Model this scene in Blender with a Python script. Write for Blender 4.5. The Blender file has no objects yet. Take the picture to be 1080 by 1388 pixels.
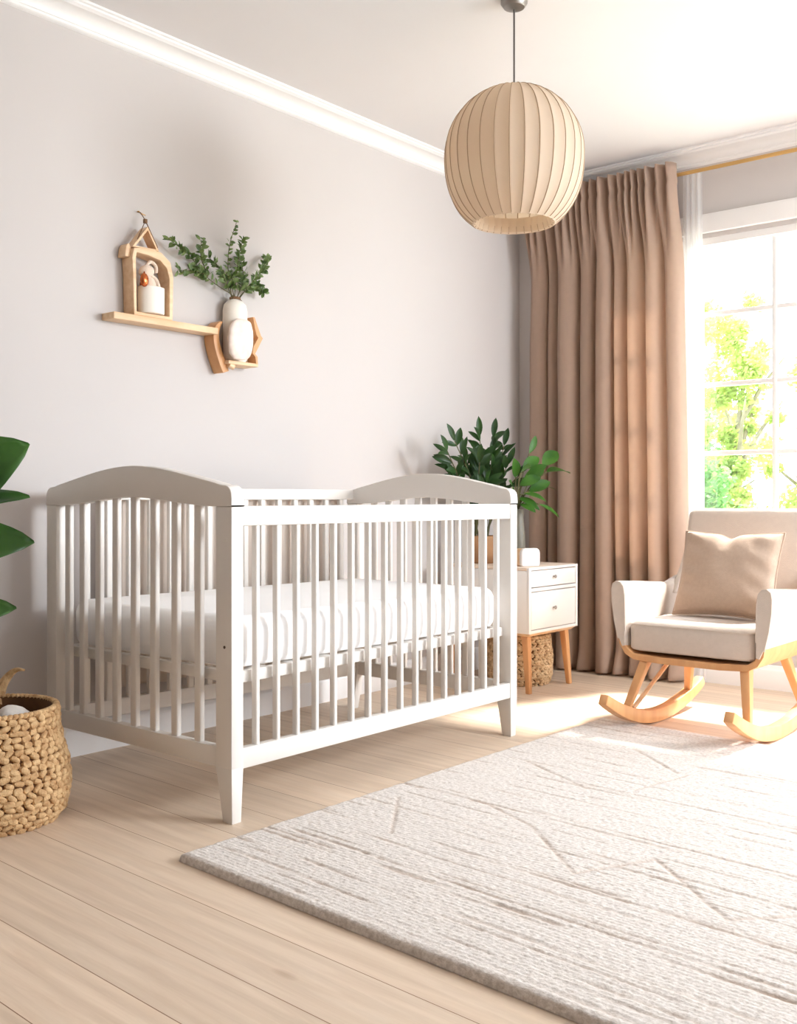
import bpy, bmesh, math, random
import numpy as np
from mathutils import Vector, Matrix, noise

C = bpy.context.scene.collection
sc = bpy.context.scene
PI = math.pi

# ------------------------------------------------------------------ camera, sky, sun, exposure
CAM = (3.19, 0.0, 0.9)
cam_d = bpy.data.cameras.new('camera')
cam = bpy.data.objects.new('camera', cam_d); C.objects.link(cam)
cam.location = CAM
cam.rotation_euler = (PI/2, 0, math.radians(40))
cam_d.sensor_fit = 'VERTICAL'; cam_d.sensor_height = 36.0
cam_d.lens = 36.0*1401/1388
cam_d.shift_y = -(694-675)/1388.0
cam_d.clip_start = 0.05
sc.camera = cam

SKY = 3.5
SUN = 14.0
SIDE = 52.0
EXPO = 0.86
w = bpy.data.worlds.new('sky'); sc.world = w; w.use_nodes = True
bg = w.node_tree.nodes['Background']
bg.inputs['Color'].default_value = (0.77, 0.885, 1.0, 1); bg.inputs['Strength'].default_value = SKY

sd = bpy.data.lights.new('sun', 'SUN'); sd.energy = SUN; sd.angle = math.radians(6.0); sd.color = (1.0, 0.94, 0.86)
so = bpy.data.objects.new('sun', sd); C.objects.link(so); so.location = (2.5, 9, 7)
so.rotation_euler = Vector((-0.25, -0.75, -1.05)).to_track_quat('-Z', 'Y').to_euler()

def portal(name, loc, rot, sx, sy):
    d = bpy.data.lights.new(name, 'AREA'); d.shape = 'RECTANGLE'; d.size = sx; d.size_y = sy
    d.cycles.is_portal = True
    o = bpy.data.objects.new(name, d); C.objects.link(o); o.location = loc; o.rotation_euler = rot
RWX, REARY = 4.7, -2.6      # right wall, rear wall
CEIL = 2.61
W1 = (0.60, 3.35, 0.74, 2.175)      # back window opening x0,x1,z0,z1
W2 = (1.75, 4.75, 0.95, 2.5)         # right wall window y0,y1,z0,z1
portal('window_light_back', ((W1[0]+W1[1])/2, 4.98, (W1[2]+W1[3])/2), (-PI/2, 0, 0), W1[1]-W1[0], W1[3]-W1[2])
portal('window_light_right', (RWX+0.12, (W2[0]+W2[1])/2, (W2[2]+W2[3])/2), (0, PI/2, 0), W2[3]-W2[2], W2[1]-W2[0])

# direct daylight entering through the far end of the right-hand window
sl = bpy.data.lights.new('daylight_right', 'AREA'); sl.shape = 'RECTANGLE'; sl.size = 1.3; sl.size_y = 1.1; sl.energy = SIDE; sl.color = (0.92, 0.96, 1.0); sl.spread = math.radians(125)
slo = bpy.data.objects.new('daylight_right', sl); C.objects.link(slo); slo.location = (RWX+0.10, 4.05, 1.88)
slo.rotation_euler = (Vector((1.0, 1.9, 0.0))-slo.location).to_track_quat('-Z', 'Y').to_euler()

sc.view_settings.view_transform = 'Standard'; sc.view_settings.look = 'None'
sc.view_settings.gamma = 1; sc.view_settings.use_curve_mapping = False
sc.view_settings.exposure = EXPO
sc.cycles.max_bounces = 12; sc.cycles.diffuse_bounces = 7; sc.cycles.transparent_max_bounces = 16

# ------------------------------------------------------------------ materials
def lin(c):
    return tuple(((v/255)/12.92 if v/255 <= 0.04045 else ((v/255+0.055)/1.055)**2.4) for v in c) + (1,)

def mat(name, col, rough=0.6, bump=0.0, bscale=60, var=0.0, vscale=3.0, stretch=(1, 1, 1), metal=0, transl=0.0, tcol=None, sheen=0.0, col2=None, spec=0.4):
    """Procedural surface: base colour broken up by noise, noise bump, optional translucency."""
    m = bpy.data.materials.new(name); m.use_nodes = True
    nt = m.node_tree; N = nt.nodes; L = nt.links
    p = N['Principled BSDF']; out = N['Material Output']
    p.inputs['Roughness'].default_value = rough; p.inputs['Metallic'].default_value = metal
    p.inputs['Specular IOR Level'].default_value = spec
    if sheen: p.inputs['Sheen Weight'].default_value = sheen
    c1 = lin(col); c2 = lin(col2) if col2 else tuple(max(0, v*(1-var)) for v in c1[:3]) + (1,)
    tc = N.new('ShaderNodeTexCoord'); mp = N.new('ShaderNodeMapping'); mp.inputs['Scale'].default_value = stretch
    L.new(tc.outputs['Object'], mp.inputs['Vector'])
    n = N.new('ShaderNodeTexNoise'); n.inputs['Scale'].default_value = vscale; n.inputs['Detail'].default_value = 6
    L.new(mp.outputs[0], n.inputs['Vector'])
    r = N.new('ShaderNodeMapRange'); r.inputs[1].default_value = 0.35; r.inputs[2].default_value = 0.65
    L.new(n.outputs[0], r.inputs[0])
    mx = N.new('ShaderNodeMix'); mx.data_type = 'RGBA'
    mx.inputs[6].default_value = c1; mx.inputs[7].default_value = c2
    L.new(r.outputs[0], mx.inputs[0]); L.new(mx.outputs[2], p.inputs['Base Color'])
    nb = None
    if bump:
        n2 = N.new('ShaderNodeTexNoise'); n2.inputs['Scale'].default_value = bscale; n2.inputs['Detail'].default_value = 4
        L.new(mp.outputs[0], n2.inputs['Vector'])
        nb = N.new('ShaderNodeBump'); nb.inputs['Strength'].default_value = bump; nb.inputs['Distance'].default_value = 0.004
        L.new(n2.outputs[0], nb.inputs['Height']); L.new(nb.outputs[0], p.inputs['Normal'])
    if transl:
        t = N.new('ShaderNodeBsdfTranslucent')
        if tcol: t.inputs['Color'].default_value = lin(tcol)
        else: L.new(mx.outputs[2], t.inputs['Color'])
        ms = N.new('ShaderNodeMixShader'); ms.inputs[0].default_value = transl
        L.new(p.outputs[0], ms.inputs[1]); L.new(t.outputs[0], ms.inputs[2]); L.new(ms.outputs[0], out.inputs[0])
    return m

def glass(name, fac=0.06, tint=(1, 1, 1, 1), rough=0.0):
    m = bpy.data.materials.new(name); m.use_nodes = True
    nt = m.node_tree; N = nt.nodes; L = nt.links; N.remove(N['Principled BSDF'])
    t = N.new('ShaderNodeBsdfTransparent'); t.inputs[0].default_value = tint
    g = N.new('ShaderNodeBsdfGlossy'); g.inputs['Roughness'].default_value = rough
    ms = N.new('ShaderNodeMixShader'); ms.inputs[0].default_value = fac
    L.new(t.outputs[0], ms.inputs[1]); L.new(g.outputs[0], ms.inputs[2]); L.new(ms.outputs[0], N['Material Output'].inputs[0])
    return m

def sheer_mat():
    m = bpy.data.materials.new('sheer_voile'); m.use_nodes = True
    nt = m.node_tree; N = nt.nodes; L = nt.links; p = N['Principled BSDF']
    p.inputs['Base Color'].default_value = (0.9, 0.9, 0.9, 1); p.inputs['Roughness'].default_value = 0.9
    t = N.new('ShaderNodeBsdfTranslucent'); t.inputs[0].default_value = (0.95, 0.94, 0.93, 1)
    tr = N.new('ShaderNodeBsdfTransparent')
    a = N.new('ShaderNodeMixShader'); a.inputs[0].default_value = 0.6
    b = N.new('ShaderNodeMixShader'); b.inputs[0].default_value = 0.3
    L.new(p.outputs[0], a.inputs[1]); L.new(t.outputs[0], a.inputs[2])
    L.new(a.outputs[0], b.inputs[1]); L.new(tr.outputs[0], b.inputs[2]); L.new(b.outputs[0], N['Material Output'].inputs[0])
    return m

def floor_mat():
    m = bpy.data.materials.new('oak_planks'); m.use_nodes = True
    nt = m.node_tree; N = nt.nodes; L = nt.links; p = N['Principled BSDF']
    tc = N.new('ShaderNodeTexCoord')
    mp = N.new('ShaderNodeMapping'); mp.vector_type = 'POINT'
    mp.inputs['Rotation'].default_value = (0, 0, math.radians(2.4)); mp.inputs['Location'].default_value = (0.35, 0.015, 0)
    L.new(tc.outputs['Object'], mp.inputs['Vector'])
    br = N.new('ShaderNodeTexBrick'); br.offset = 0.37; br.inputs['Scale'].default_value = 1
    br.inputs['Brick Width'].default_value = 4.2; br.inputs['Row Height'].default_value = 0.172
    br.inputs['Mortar Size'].default_value = 0.0012; br.inputs['Mortar Smooth'].default_value = 0.3
    br.inputs['Color1'].default_value = (0, 0, 0, 1); br.inputs['Color2'].default_value = (1, 1, 1, 1); br.inputs['Mortar'].default_value = (0.5, 0.5, 0.5, 1)
    L.new(mp.outputs[0], br.inputs['Vector'])
    # grain, offset per plank
    cmb = N.new('ShaderNodeVectorMath'); cmb.operation = 'MULTIPLY_ADD'
    cmb.inputs[1].default_value = (3, 11, 7)
    L.new(br.outputs['Color'], cmb.inputs[0]); L.new(mp.outputs[0], cmb.inputs[2])
    m2 = N.new('ShaderNodeMapping'); m2.inputs['Scale'].default_value = (1.6, 26, 1); L.new(cmb.outputs[0], m2.inputs['Vector'])
    g = N.new('ShaderNodeTexNoise'); g.inputs['Scale'].default_value = 1.6; g.inputs['Detail'].default_value = 8; g.inputs['Roughness'].default_value = 0.62; g.inputs['Distortion'].default_value = 0.6
    L.new(m2.outputs[0], g.inputs['Vector'])
    m3 = N.new('ShaderNodeMapping'); m3.inputs['Scale'].default_value = (1.1, 5, 1); L.new(cmb.outputs[0], m3.inputs['Vector'])
    wv = N.new('ShaderNodeTexWave'); wv.wave_type = 'RINGS'; wv.inputs['Scale'].default_value = 1.2; wv.inputs['Distortion'].default_value = 7; wv.inputs['Detail'].default_value = 3; wv.inputs['Detail Scale'].default_value = 0.8
    L.new(m3.outputs[0], wv.inputs['Vector'])
    cr = N.new('ShaderNodeValToRGB'); e = cr.color_ramp.elements
    e[0].position = 0.25; e[0].color = lin((206, 182, 158)); e[1].position = 0.75; e[1].color = lin((228, 208, 186))
    L.new(g.outputs[0], cr.inputs[0])
    mx = N.new('ShaderNodeMix'); mx.data_type = 'RGBA'; mx.blend_type = 'MULTIPLY'; mx.inputs[0].default_value = 0.05
    L.new(cr.outputs[0], mx.inputs[6]); L.new(wv.outputs[0], mx.inputs[7])
    # plank-to-plank tone
    tone = N.new('ShaderNodeMapRange'); tone.inputs[3].default_value = 0.86; tone.inputs[4].default_value = 1.04
    L.new(br.outputs['Color'], tone.inputs[0])
    mt = N.new('ShaderNodeVectorMath'); mt.operation = 'SCALE'; L.new(mx.outputs[2], mt.inputs[0]); L.new(tone.outputs[0], mt.inputs['Scale'])
    # knots
    vo = N.new('ShaderNodeTexVoronoi'); vo.inputs['Scale'].default_value = 1.9
    m4 = N.new('ShaderNodeMapping'); m4.inputs['Scale'].default_value = (0.55, 1.6, 1); L.new(cmb.outputs[0], m4.inputs['Vector']); L.new(m4.outputs[0], vo.inputs['Vector'])
    kr = N.new('ShaderNodeMapRange'); kr.inputs[1].default_value = 0.012; kr.inputs[2].default_value = 0.05; kr.inputs[3].default_value = 0.6; kr.inputs[4].default_value = 0
    L.new(vo.outputs['Distance'], kr.inputs[0])
    mk = N.new('ShaderNodeMix'); mk.data_type = 'RGBA'; mk.inputs[7].default_value = lin((140, 104, 76))
    L.new(kr.outputs[0], mk.inputs[0]); L.new(mt.outputs[0], mk.inputs[6])
    mm = N.new('ShaderNodeMix'); mm.data_type = 'RGBA'; mm.inputs[7].default_value = lin((128, 92, 66))
    L.new(br.outputs['Fac'], mm.inputs[0]); L.new(mk.outputs[2], mm.inputs[6])
    L.new(mm.outputs[2], p.inputs['Base Color'])
    p.inputs['Roughness'].default_value = 0.48; p.inputs['Specular IOR Level'].default_value = 0.35
    b = N.new('ShaderNodeBump'); b.inputs['Strength'].default_value = 0.15; b.inputs['Distance'].default_value = 0.002
    sub = N.new('ShaderNodeMath'); sub.operation = 'SUBTRACT'; L.new(g.outputs[0], sub.inputs[0]); L.new(br.outputs['Fac'], sub.inputs[1])
    L.new(sub.outputs[0], b.inputs['Height']); L.new(b.outputs[0], p.inputs['Normal'])
    return m

def rug_mat():
    m = bpy.data.materials.new('rug_wool'); m.use_nodes = True
    nt = m.node_tree; N = nt.nodes; L = nt.links; p = N['Principled BSDF']
    at = N.new('ShaderNodeAttribute'); at.attribute_name = 'stripe'
    tc = N.new('ShaderNodeTexCoord')
    n = N.new('ShaderNodeTexNoise'); n.inputs['Scale'].default_value = 90; n.inputs['Detail'].default_value = 5; n.inputs['Roughness'].default_value = 0.7
    L.new(tc.outputs['Object'], n.inputs['Vector'])
    r = N.new('ShaderNodeValToRGB'); e = r.color_ramp.elements
    e[0].position = 0.34; e[0].color = lin((186, 176, 167)); e[1].position = 0.6; e[1].color = lin((216, 208, 201))
    L.new(n.outputs[0], r.inputs[0])
    mx = N.new('ShaderNodeMix'); mx.data_type = 'RGBA'; mx.inputs[7].default_value = lin((178, 156, 138))
    L.new(at.outputs['Fac'], mx.inputs[0]); L.new(r.outputs[0], mx.inputs[6]); L.new(mx.outputs[2], p.inputs['Base Color'])
    p.inputs['Roughness'].default_value = 0.95; p.inputs['Sheen Weight'].default_value = 0.2; p.inputs['Specular IOR Level'].default_value = 0.1
    n2 = N.new('ShaderNodeTexNoise'); n2.inputs['Scale'].default_value = 160; n2.inputs['Detail'].default_value = 6
    L.new(tc.outputs['Object'], n2.inputs['Vector'])
    b = N.new('ShaderNodeBump'); b.inputs['Strength'].default_value = 0.6; b.inputs['Distance'].default_value = 0.003
    L.new(n2.outputs[0], b.inputs['Height']); L.new(b.outputs[0], p.inputs['Normal'])
    return m

def weave_mat(name, c1, c2):
    """natural fibre: fine strands across each knot"""
    m = mat(name, c1, 0.75, bump=0.8, bscale=260, col2=c2, vscale=45)
    return m

M = {}
M['wall'] = mat('wall_paint', (198, 192, 189), 0.9, bump=0.05, bscale=300, var=0.01, spec=0.2)
M['wall_rear'] = mat('rear_wall_darkened', (176, 164, 152), 0.9, var=0.01, spec=0.2)  # unseen wall, made darker to cut bounce light on surfaces facing it
M['ceiling'] = mat('ceiling_paint', (226, 224, 225), 0.9, var=0.01, spec=0.2)
M['trim'] = mat('trim_gloss_white', (234, 232, 231), 0.45, var=0.01)
M['crib'] = mat('crib_white_lacquer', (224, 219, 213), 0.42, var=0.015, vscale=8, bump=0.03, bscale=120)
M['floor'] = floor_mat()
M['rug'] = rug_mat()
M['sheet'] = mat('white_sheet', (244, 243, 243), 0.9, bump=0.15, bscale=40, var=0.01, sheen=0.2)
M['cream_cloth'] = mat('cream_pleated_cloth', (226, 214, 203), 0.95, bump=0.2, bscale=200, var=0.05, transl=0.25)
M['curtain'] = mat('taupe_curtain', (193, 168, 150), 0.9, bump=0.35, bscale=400, var=0.06, vscale=30, transl=0.36, tcol=(214, 192, 174), sheen=0.1)
M['sheer'] = sheer_mat()
M['glass'] = glass('window_glass')
M['brass'] = mat('brushed_brass', (205, 165, 105), 0.35, metal=0.8, var=0.1)
M['steel'] = mat('satin_nickel', (150, 145, 140), 0.35, metal=0.9)
M['cable'] = mat('dark_cable', (90, 84, 80), 0.6)
M['shade'] = mat('lamp_fabric', (214, 198, 180), 0.9, bump=0.1, bscale=300, var=0.03, transl=0.40, tcol=(244, 226, 202))
M['rib'] = mat('lamp_rib', (176, 150, 122), 0.7, transl=0.1)
M['chair_fabric'] = mat('cream_boucle', (202, 188, 176), 0.95, bump=0.3, bscale=350, var=0.04, vscale=60, sheen=0.3)
M['pillow'] = mat('blush_linen', (184, 160, 141), 0.95, bump=0.35, bscale=420, var=0.06, vscale=80, sheen=0.2)
M['oak'] = mat('honey_beech', (212, 160, 110), 0.42, col2=(200, 146, 98), vscale=4, stretch=(6, 6, 1), bump=0.05, bscale=40)
M['oak_pale'] = mat('pale_pine', (230, 198, 162), 0.5, col2=(216, 178, 138), vscale=8, stretch=(5, 1, 5), bump=0.05, bscale=40)
M['night'] = mat('nightstand_white', (228, 224, 220), 0.45, var=0.01)
M['night_top'] = mat('nightstand_top', (226, 205, 186), 0.5, var=0.08, stretch=(2, 14, 1))
M['weave'] = weave_mat('sea_grass', (216, 182, 136), (178, 138, 94))
M['weave_pale'] = weave_mat('pale_sea_grass', (222, 196, 158), (188, 154, 114))
M['backing_dark'] = mat('basket_backing', (104, 68, 38), 0.9, var=0.3, vscale=30)  # plain layer behind the basket knots, darker than the weave
M['ceramic'] = mat('matte_ceramic', (236, 228, 216), 0.7, var=0.03, vscale=12, bump=0.05, bscale=60)
M['ceramic_lump'] = mat('mottled_ceramic', (238, 226, 216), 0.75, col2=(222, 204, 192), vscale=22, bump=0.1, bscale=60)
M['plush'] = mat('cream_plush', (230, 208, 188), 1.0, bump=0.6, bscale=300, var=0.08, vscale=40, sheen=0.5)
M['copper'] = mat('polished_copper', (196, 110, 66), 0.25, metal=0.9)
M['cord'] = mat('brown_cord', (120, 88, 60), 0.8)
M['leaf_big'] = mat('big_leaf', (62, 104, 40), 0.35, col2=(40, 76, 26), vscale=10, transl=0.2, tcol=(90, 150, 40), spec=0.5)
M['leaf_dark'] = mat('dark_leaf', (46, 76, 34), 0.4, col2=(26, 50, 20), vscale=14, transl=0.15, tcol=(80, 130, 50))
M['leaf_mid'] = mat('mid_leaf', (70, 118, 40), 0.4, col2=(42, 84, 34), vscale=12, transl=0.25, tcol=(110, 170, 60))
M['leaf_sprig'] = mat('sprig_leaf', (120, 138, 84), 0.5, col2=(58, 82, 40), vscale=40, transl=0.15, tcol=(120, 160, 70))
M['stem'] = mat('green_brown_stem', (96, 92, 58), 0.7, var=0.3, vscale=30)
M['vase_grey'] = mat('grey_glaze', (120, 116, 104), 0.35, var=0.1, vscale=20)
M['pot_tan'] = mat('tan_pot', (176, 132, 94), 0.7, var=0.12, vscale=20, bump=0.2, bscale=60)
M['soil'] = mat('soil', (66, 48, 36), 1.0, bump=0.8, bscale=90, var=0.4, vscale=50)
M['dark_hole'] = mat('dark_recess', (70, 56, 44), 0.8)
M['white_soft'] = mat('white_cotton', (236, 230, 224), 0.95, bump=0.3, bscale=150, var=0.03)
M['outleaf'] = mat('garden_leaf', (176, 196, 110), 0.5, col2=(120, 156, 76), vscale=3, transl=0.45, tcol=(214, 222, 130))
M['outleaf2'] = mat('garden_leaf_blue', (110, 160, 90), 0.5, col2=(70, 120, 64), vscale=3, transl=0.4, tcol=(150, 195, 110))
M['bark'] = mat('garden_bark', (150, 142, 116), 0.9, var=0.3, vscale=12, bump=0.5, bscale=30)
M['lawn'] = mat('pale_ground', (196, 198, 186), 0.9, col2=(178, 182, 164), vscale=4, bump=0.6, bscale=80)  # ground kept pale and neutral so no green bounces onto the ceiling
M['ornament'] = mat('ornament_white', (222, 217, 212), 0.5, var=0.01)

# ------------------------------------------------------------------ mesh helpers
def wloc(o):
    v = Vector((0, 0, 0))
    while o is not None:
        v += o.location; o = o.parent
    return v

def obj(name, bm, m, parent=None, smooth=True, label=None):
    """bmesh given in world coordinates -> one mesh object whose origin is its own base (top level) or its parent's."""
    if parent is None:
        xs = [v.co.x for v in bm.verts]; ys = [v.co.y for v in bm.verts]; zs = [v.co.z for v in bm.verts]
        loc = Vector(((min(xs)+max(xs))/2, (min(ys)+max(ys))/2, min(zs)))
    else:
        loc = wloc(parent)
    bmesh.ops.translate(bm, verts=bm.verts, vec=-loc)
    me = bpy.data.meshes.new(name); bm.to_mesh(me); bm.free()
    me.materials.append(m)
    if smooth:
        me.shade_smooth()
        try: me.set_sharp_from_angle(angle=math.radians(38))
        except Exception: pass
    o = bpy.data.objects.new(name, me); C.objects.link(o)
    if parent is None: o.location = loc
    else: o.parent = parent
    if label: o['label'] = label
    return o

def tag(o, label, cat, group=None, kind=None):
    o['label'] = label; o['category'] = cat
    if group: o['group'] = group
    if kind: o['kind'] = kind
    return o

def thing(name, label, cat, loc, group=None):
    o = bpy.data.objects.new(name, None); C.objects.link(o); o.location = loc; o.empty_display_size = 0.1
    return tag(o, label, cat, group)

def struct(name, bm, m, parent=None, smooth=False):
    o = obj(name, bm, m, parent, smooth)
    if parent is None: o['kind'] = 'structure'
    return o

def B(): return bmesh.new()

def box(bm, x0, x1, y0, y1, z0, z1, bev=0.0, seg=2):
    t = bmesh.new()
    r = bmesh.ops.create_cube(t, size=1)
    for v in t.verts:
        v.co = Vector((x0 if v.co.x < 0 else x1, y0 if v.co.y < 0 else y1, z0 if v.co.z < 0 else z1))
    if bev > 0:
        bev = min(bev, 0.49*min(abs(x1-x0), abs(y1-y0), abs(z1-z0)))
        bmesh.ops.bevel(t, geom=list(t.edges), offset=bev, segments=seg, profile=0.5, affect='EDGES')
    merge(bm, t); return bm

def merge(bm, t):
    me = bpy.data.meshes.new('tmp'); t.to_mesh(me); t.free(); bm.from_mesh(me); bpy.data.meshes.remove(me)

def hexa(bm, bot, top, bev=0.0, seg=2):
    """8 corners: 4 bottom, 4 top (same winding)"""
    t = bmesh.new()
    vb = [t.verts.new(p) for p in bot]; vt = [t.verts.new(p) for p in top]; n = len(bot)
    t.faces.new(vb[::-1]); t.faces.new(vt)
    for i in range(n): t.faces.new((vb[i], vb[(i+1) % n], vt[(i+1) % n], vt[i]))
    bmesh.ops.recalc_face_normals(t, faces=t.faces)
    if bev: bmesh.ops.bevel(t, geom=list(t.edges), offset=bev, segments=seg, profile=0.5, affect='EDGES')
    merge(bm, t); return bm

def prism(bm, pts, axis, a, b, bev=0.0, seg=2):
    """polygon pts in the other two axes, extruded along axis from a to b"""
    def P(p, t):
        if axis == 'x': return (t, p[0], p[1])
        if axis == 'y': return (p[0], t, p[1])
        return (p[0], p[1], t)
    return hexa(bm, [P(p, a) for p in pts], [P(p, b) for p in pts], bev, seg)

def tube(bm, pts, r, n=8, cap=True, closed=False):
    """sweep; r number or list"""
    pts = [Vector(p) for p in pts]; k = len(pts)
    rs = r if isinstance(r, (list, tuple)) else [r]*k
    tan = []
    for i in range(k):
        a = pts[(i-1) % k] if (closed or i > 0) else pts[i]
        b = pts[(i+1) % k] if (closed or i < k-1) else pts[i]
        d = (b-a); tan.append(d.normalized() if d.length > 1e-9 else Vector((0, 0, 1)))
    u = tan[0].orthogonal().normalized(); rings = []
    for i in range(k):
        u = (u - tan[i]*u.dot(tan[i])).normalized(); v = tan[i].cross(u)
        rings.append([bm.verts.new(pts[i] + (u*math.cos(2*PI*j/n) + v*math.sin(2*PI*j/n))*rs[i]) for j in range(n)])
    m = k if closed else k-1
    for i in range(m):
        A, Bq = rings[i], rings[(i+1) % k]
        for j in range(n): bm.faces.new((A[j], A[(j+1) % n], Bq[(j+1) % n], Bq[j]))
    if cap and not closed:
        bm.faces.new(rings[0][::-1]); bm.faces.new(rings[-1])
    return bm

def lathe(bm, prof, cx, cy, n=40, sx=1, sy=1):
    rings = []
    for r, z in prof:
        if r < 1e-6: rings.append([bm.verts.new((cx, cy, z))])
        else: rings.append([bm.verts.new((cx+sx*r*math.cos(2*PI*j/n), cy+sy*r*math.sin(2*PI*j/n), z)) for j in range(n)])
    for A, Bq in zip(rings, rings[1:]):
        for j in range(n):
            a = A[j % len(A)]; b = A[(j+1) % n % len(A)]; c = Bq[(j+1) % n % len(Bq)]; d = Bq[j % len(Bq)]
            f = [];
            for v in (a, b, c, d):
                if v not in f: f.append(v)
            if len(f) >= 3:
                try: bm.faces.new(f)
                except ValueError: pass
    return bm

def loft(bm, secs, cap=True):
    rings = [[bm.verts.new(p) for p in s] for s in secs]; n = len(rings[0])
    for A, Bq in zip(rings, rings[1:]):
        for j in range(n): bm.faces.new((A[j], A[(j+1) % n], Bq[(j+1) % n], Bq[j]))
    if cap: bm.faces.new(rings[0][::-1]); bm.faces.new(rings[-1])
    bmesh.ops.recalc_face_normals(bm, faces=bm.faces)
    return bm

def grid(bm, rows, closed_u=False):
    vs = [[bm.verts.new(p) for p in r] for r in rows]; n = len(vs[0])
    for A, Bq in zip(vs, vs[1:]):
        for j in range(n if closed_u else n-1):
            bm.faces.new((A[j], A[(j+1) % n], Bq[(j+1) % n], Bq[j]))
    return vs

def ellipsoid(bm, c, rx, ry, rz, rot=None, nu=12, nv=8, fn=None):
    c = Vector(c); rows = []
    for i in range(nv+1):
        th = PI*i/nv; row = []
        for j in range(nu):
            ph = 2*PI*j/nu
            p = Vector((rx*math.sin(th)*math.cos(ph), ry*math.sin(th)*math.sin(ph), rz*math.cos(th)))
            if fn: p = fn(p)
            if rot: p = rot @ p
            row.append(p+c)
        rows.append(row)
    a = bm.verts.new(rows[0][0]); b = bm.verts.new(rows[-1][0])
    vs = [[bm.verts.new(p) for p in r] for r in rows[1:-1]]
    for A, Bq in zip(vs, vs[1:]):
        for j in range(nu): bm.faces.new((A[j], Bq[j], Bq[(j+1) % nu], A[(j+1) % nu]))
    for j in range(nu):
        bm.faces.new((a, vs[0][j], vs[0][(j+1) % nu])); bm.faces.new((b, vs[-1][(j+1) % nu], vs[-1][j]))

def spline(pts, k=8):
    """catmull-rom"""
    P = [Vector(p) for p in pts]; P = [P[0]*2-P[1]] + P + [P[-1]*2-P[-2]]; out = []
    for i in range(1, len(P)-2):
        for t in range(k):
            t = t/k; a, b, c, d = P[i-1:i+3]
            out.append(0.5*((2*b) + (c-a)*t + (2*a-5*b+4*c-d)*t*t + (3*b-a-3*c+d)*t**3))
    out.append(P[-2]); return out

def leaf(bm, base, tip, up, width, droop=0.15, fold=0.18, n=8, shape=0.0, wave=0.0):
    """pointed leaf blade with a midrib fold and a droop; shape>0 widens towards the tip"""
    base = Vector(base); tip = Vector(tip); d = tip-base; L = d.length; d.normalize()
    up = Vector(up); side = d.cross(up).normalized(); nrm = side.cross(d).normalized()
    rows = []
    for i in range(n+1):
        t = i/n
        w = width*0.5*(math.sin(PI*min(1, t**(1-0.45*shape) if shape <= 0 else t**(1+shape)))**0.75 if 0 < t < 1 else 0.02)
        c = base + d*L*t + nrm*(droop*L*(4*t*(1-t))*0.5)
        wv = wave*math.sin(t*14)*L*0.02
        rows.append([c - side*w + nrm*(fold*w + wv), c - side*w*0.5 + nrm*fold*w*0.35, c, c + side*w*0.5 + nrm*fold*w*0.35, c + side*w + nrm*(fold*w - wv)])
    grid(bm, rows)

R = random.Random(7)

# ------------------------------------------------------------------ setting
WT = 0.14
b = B(); box(b, -WT, RWX+WT, REARY-WT, 4.85+WT, -0.12, 0.0)
fl = obj('floor', b, M['floor'], smooth=False); fl['kind'] = 'structure'
# the floor's texture runs in world metres from its origin
fo = fl.location.copy()
for v in fl.data.vertices: v.co += fo
fl.location = (0, 0, 0)

b = B(); box(b, -WT, RWX+WT, REARY-WT, 4.85+WT, CEIL, CEIL+0.12); struct('ceiling', b, M['ceiling'])
b = B(); box(b, -WT, 0, REARY-WT, 4.85+WT, 0, CEIL); struct('wall_left', b, M['wall'])
b = B(); box(b, 0, RWX, REARY-WT, REARY, 0, CEIL); struct('wall_rear', b, M['wall_rear'])
b = B()
box(b, 0, W1[0], 4.85, 4.85+WT, 0, CEIL); box(b, W1[1], RWX, 4.85, 4.85+WT, 0, CEIL)
box(b, W1[0], W1[1], 4.85, 4.85+WT, 0, W1[2]); box(b, W1[0], W1[1], 4.85, 4.85+WT, W1[3], CEIL)
struct('wall_back', b, M['wall'])
b = B()
box(b, RWX, RWX+WT, REARY-WT, W2[0], 0, CEIL); box(b, RWX, RWX+WT, W2[1], 4.85+WT, 0, CEIL)
box(b, RWX, RWX+WT, W2[0], W2[1], 0, W2[2]); box(b, RWX, RWX+WT, W2[0], W2[1], W2[3], CEIL)
struct('wall_right', b, M['wall'])

def crown_profile():
    P = [(0.088, 0.0), (0.088, -0.008), (0.080, -0.011), (0.080, -0.018), (0.070, -0.022)]
    for i in range(9):
        a = i/8*PI/2
        P.append((0.068-0.050*math.sin(a), -0.024-0.036*(1-math.cos(a))))
    P += [(0.014, -0.062), (0.014, -0.070), (0.008, -0.076), (0.0, -0.078), (0, 0)]
    return P
CP = crown_profile()
def crown(name, p0, p1, out, m0, m1):
    """p0->p1 along the wall, out = direction into room, m0/m1 mitre factors"""
    b = B(); p0 = Vector(p0); p1 = Vector(p1); out = Vector(out); al = (p1-p0).normalized()
    loft(b, [[p0 + out*q + Vector((0, 0, d)) + al*q*m0 for q, d in CP], [p1 + out*q + Vector((0, 0, d)) - al*q*m1 for q, d in CP]])
    return struct(name, b, M['trim'], smooth=True)
crown('trim_1', (0, REARY, CEIL), (0, 4.85, CEIL), (1, 0, 0), 1, 1)
crown('trim_2', (0, 4.85, CEIL), (RWX, 4.85, CEIL), (0, -1, 0), 1, 1)
crown('trim_3', (RWX, REARY, CEIL), (RWX, 4.85, CEIL), (-1, 0, 0), 1, 1)

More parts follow.
